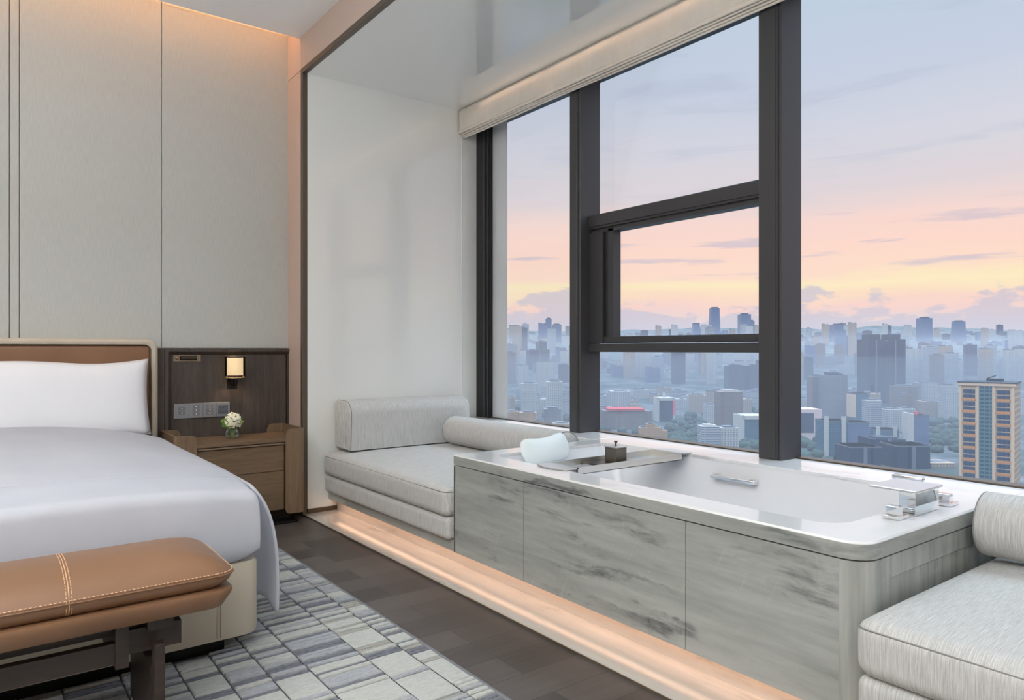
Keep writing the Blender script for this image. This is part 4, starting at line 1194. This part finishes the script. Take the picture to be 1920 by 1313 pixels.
tower(1183, 1200, 757, D=1500, m='beige', label='small beige block beside the crowned white block', name='small_block')
# left window
tower(977, 1008, 716, D=1500, m='white', label='white apartment tower nearer the end wall in the narrow window', name='apartment_tower')
tower(1025, 1055, 712, D=1430, m='white', label='white apartment tower nearer the slim mullion in the narrow window', name='apartment_tower')
tower(1020, 1052, 764, D=1150, m='grey', label='grey flats at the foot of the white tower in the narrow window', name='apartment_block')
tower(947, 972, 770, D=1250, m='orange', label='low ochre house beside the end wall in the narrow window', name='ochre_house')
tower(974, 1006, 772, D=1220, m='orange', label='wide low ochre house in the middle of the narrow window', name='ochre_house')
tower(1036, 1068, 792, D=1080, m='beige', label='low beige houses touching the sill in the narrow window', name='beige_house')
tower(948, 966, 742, D=1500, m='beige', label='pale beige block behind the ochre houses in the narrow window', name='beige_block')
# skyline landmarks
def prismtower(u0, u1, vtop, vb, label, taper=.82, m='blueg'):
    D = 4200; e = bpy.data.objects.new('skyline_tower', None); COL.objects.link(e)
    wx = (u1-u0)/1330*D; zb = ground_z(D)-5; H_ = Zof(vtop, D)-zb
    D += 40*(len(taken) % 5)
    zb = ground_z(D)-5; H_ = Zof(vtop, D)-zb; wx = (u1-u0)/1330*D
    e.location = W3((Lof(u0, D)+Lof(u1, D))/2, D, zb); e.rotation_euler = (0, 0, -YAW); tag(e, label, 'skyscraper')
    taken.append((e.location.x, e.location.y, wx*.7))
    b = bmesh.new(); q = [[(sx_*wx/2*k, sy_*wx/2*k, z) for sx_, sy_ in ((-1,-1),(1,-1),(1,1),(-1,1))] for k, z in ((1, 0), (taper, H_))]
    loft(b, q, True, True); o = link('walls', b, FM[m]); o.parent = e
    b = bmesh.new(); bx(b, -wx*.3, wx*.3, -wx*.3, wx*.3, H_, H_+6); o = link('roof', b, M_roofd); o.parent = e
prismtower(1330, 1349, 578, 628, 'tapered blue skyscraper standing highest on the skyline in the middle window', .78)
prismtower(1386, 1405, 590, 628, 'blunt blue skyscraper near the thick mullion on the skyline', 1.0)
prismtower(1403, 1413, 602, 628, 'narrow shoulder tower right of the blunt skyline skyscraper', 1.0)
prismtower(1296, 1314, 608, 628, 'pointed hazy tower left of the tapered skyscraper', .6)
prismtower(1023, 1034, 598, 628, 'slim tall half of the stepped skyline pair in the narrow window', 1.0)
prismtower(1035, 1052, 609, 628, 'lower wide half of the stepped skyline pair in the narrow window', 1.0)
prismtower(1723, 1743, 597, 640, 'tall blue slab tower on the skyline above the twin tower, to its right', .97)
prismtower(1788, 1806, 603, 640, 'rounded blue tower on the skyline left of the banded office tower', .9)
prismtower(1560, 1582, 609, 640, 'broad pale block on the skyline left of the twin tower', 1.0)

# ---- repeated far blocks: protos copied
protos = {}
PH = (45, 80, 125, 180, 250)
def proto(k, hi):
    if (k, hi) in protos: return protos[(k, hi)]
    mm = ('white', 'grey', 'beige', 'brown', 'blueg', 'navy', 'white', 'floors')[k]
    w_, d_ = (26, 40, 34, 30, 44, 36, 52, 38)[k], (20, 26, 22, 24, 20, 30, 22, 20)[k]; H_ = PH[hi]
    b = bmesh.new(); bx(b, -w_/2, w_/2, -d_/2, d_/2, 0, H_-4, mi=0)
    if k % 2: bx(b, -w_*.25, w_*.15, -d_*.3, d_*.3, H_-4, H_, mi=1)
    else: bx(b, -w_*.5, -w_*.1, -d_*.4, d_*.4, H_-4, H_, mi=1); bx(b, w_*.2, w_*.4, -d_*.3, d_*.1, H_-4, H_-1.5, mi=1)
    me = bpy.data.meshes.new('tower_block'); bmesh.ops.recalc_face_normals(b, faces=b.faces[:]); b.to_mesh(me); b.free()
    me.materials.append(FM[mm]); me.materials.append(M_roofg); protos[(k, hi)] = me; return me
cr = random.Random(21)
RAD = (17, 24, 21, 20, 25, 24, 29, 22)
def far(u, D, w_, vtop, label, group, k=None, near=False):
    if k is None: k = cr.randrange(8)
    p = W3(Lof(u, D), D, 0)
    for _ in range(60):
        if all((p.x-a)**2+(p.y-b)**2 > (c+RAD[k])**2 for a, b, c in taken): break
        D = min(5600, max(1500, D*cr.uniform(.94, 1.07))); u += cr.uniform(-6, 6); p = W3(Lof(u, D), D, 0)
    else: return
    taken.append((p.x, p.y, RAD[k]))
    zb = ground_z(D)-5; H_ = max(Zof(vtop, D)-zb, 16+cr.random()*20)
    hi = min(range(5), key=lambda q: abs(PH[q]-H_) + (0 if PH[q] >= H_*.9 else 60))
    o = bpy.data.objects.new('tower_block', proto(k, hi)); COL.objects.link(o)
    o.location = W3(Lof(u, D), D, zb + max(-30, min(0, H_-PH[hi]))); o.rotation_euler = (0, 0, -YAW + cr.uniform(-.5, .5))
    tag(o, label, 'building', group)
n_far = 0
zones = [(940, 1075, 16, 22, 9), (1120, 1440, 44, 50, 17), (1490, 1930, 58, 66, 18)]
names = ['narrow window by the end wall', 'window with the opening sash', 'wide pane beyond the thick mullion']
for zi, (ua, ub, nA, nB, nC) in enumerate(zones):
    for i in range(nB):        # hazy skyline and hill blocks
        u = ua + (ub-ua)*(i+cr.random())/nB; D = cr.uniform(3000, 5400)
        far(u, D, cr.uniform(22, 60), cr.uniform(622, 655) if cr.random() < .7 else cr.uniform(604, 620), 'pale hazy tower block on the far hills in the '+names[zi], 'hazy towers far off in the '+names[zi])
    for i in range(nA):
        u = ua + (ub-ua)*(i+cr.random())/nA; D = cr.uniform(2000, 2900)
        far(u, D, cr.uniform(22, 44), cr.uniform(640, 705), 'blue-grey tower block in the middle distance of the '+names[zi], 'towers in the middle distance of the '+names[zi])
    for i in range(nC):
        u = ua + (ub-ua)*(i+cr.random())/nC; D = cr.uniform(1550, 1950)
        far(u, D, cr.uniform(18, 34), cr.uniform(722, 764), 'low apartment block among the near streets in the '+names[zi], 'low blocks of the near streets in the '+names[zi], cr.choice((0, 2, 3, 6, 7)))
# street trees
bm = bmesh.new(); tr_ = random.Random(5)
for (ua, ub, va, vb, n) in ((1252, 1320, 790, 835, 60), (1390, 1440, 815, 850, 20), (1740, 1800, 790, 850, 60), (945, 1070, 770, 800, 40), (1500, 1600, 820, 880, 40), (1120, 1240, 805, 850, 40), (1290, 1420, 760, 790, 40)):
    for _ in range(n):
        u = tr_.uniform(ua, ub); v = tr_.uniform(va, vb); D = D_of_v(v)
        r = tr_.uniform(6, 11)
        q_ = W3(Lof(u, D), D, 0)
        if any((q_.x-a)**2+(q_.y-b)**2 < (c+r)**2 for a, b, c in taken): continue
        p = W3(Lof(u, D), D, ground_z(D)+r*.5)
        q = bmesh.ops.create_icosphere(bm, subdivisions=2, radius=r, matrix=Matrix.Translation(p))
        for vv in q['verts']:
            d = vv.co-p; vv.co = p + d*(1+.25*math.sin(d.x*1.3+u)*math.cos(d.y*1.1+v)); vv.co.z = p.z + (vv.co.z-p.z)*.75
def treem(t, p):
    t.l.new(t.ramp(t.noise(objc(t), .25, 4), [(.35, lin((24,42,38))), (.65, lin((46,68,56)))]), p.inputs['Base Color'])
o = link('city_trees', bm, mat('tree_crowns', None, .95, build=treem), smooth=True); tag(o, 'dark green tree crowns between the streets below', 'trees'); o['kind'] = 'stuff'

# ------------------------------------------------------------------ evening haze over the city
def haze(name, dens, col, absd, absc, zlo, zhi_near, slope, label):
    hz = bpy.data.materials.new(name); hz.use_nodes = True; t = NT(hz.node_tree)
    for n in list(t.n): t.n.remove(n)
    vs = t.add('ShaderNodeVolumeScatter'); vs.inputs['Color'].default_value = col; vs.inputs['Density'].default_value = dens; vs.inputs['Anisotropy'].default_value = 0.0
    va_ = t.add('ShaderNodeVolumeAbsorption'); va_.inputs['Color'].default_value = absc; va_.inputs['Density'].default_value = absd
    ad = t.add('ShaderNodeAddShader'); t.l.new(vs.outputs[0], ad.inputs[0]); t.l.new(va_.outputs[0], ad.inputs[1])
    ou = t.add('ShaderNodeOutputMaterial'); t.l.new(ad.outputs[0], ou.inputs['Volume'])
    bm = bmesh.new()
    n_, f_ = 300, 8000
    cs = [W3(L_, D, zlo) for L_, D in ((-5500, n_), (8500, n_), (8500, f_), (-5500, f_))]
    cs += [W3(L_, D, zhi_near+slope*(D-n_)) for L_, D in ((-5500, n_), (8500, n_), (8500, f_), (-5500, f_))]
    v_ = [bm.verts.new(c) for c in cs]
    for f in ((0,1,2,3), (4,5,6,7), (0,1,5,4), (1,2,6,5), (2,3,7,6), (3,0,4,7)): bm.faces.new([v_[k] for k in f])
    o = link('haze', bm, hz); tag(o, label, 'haze'); o['kind'] = 'stuff'
haze('city_haze', 1/9500.0, (.80, .87, 1.0, 1), 1/3000.0, (.24, .31, .40, 1), -172, -14, 0, 'blue evening haze lying low over the city')
haze('upper_haze', 1/9000.0, (.92, .90, 1.0, 1), 1/12000.0, (.30, .40, .60, 1), -174, 56, 0, 'thin pale haze above the far skyline')
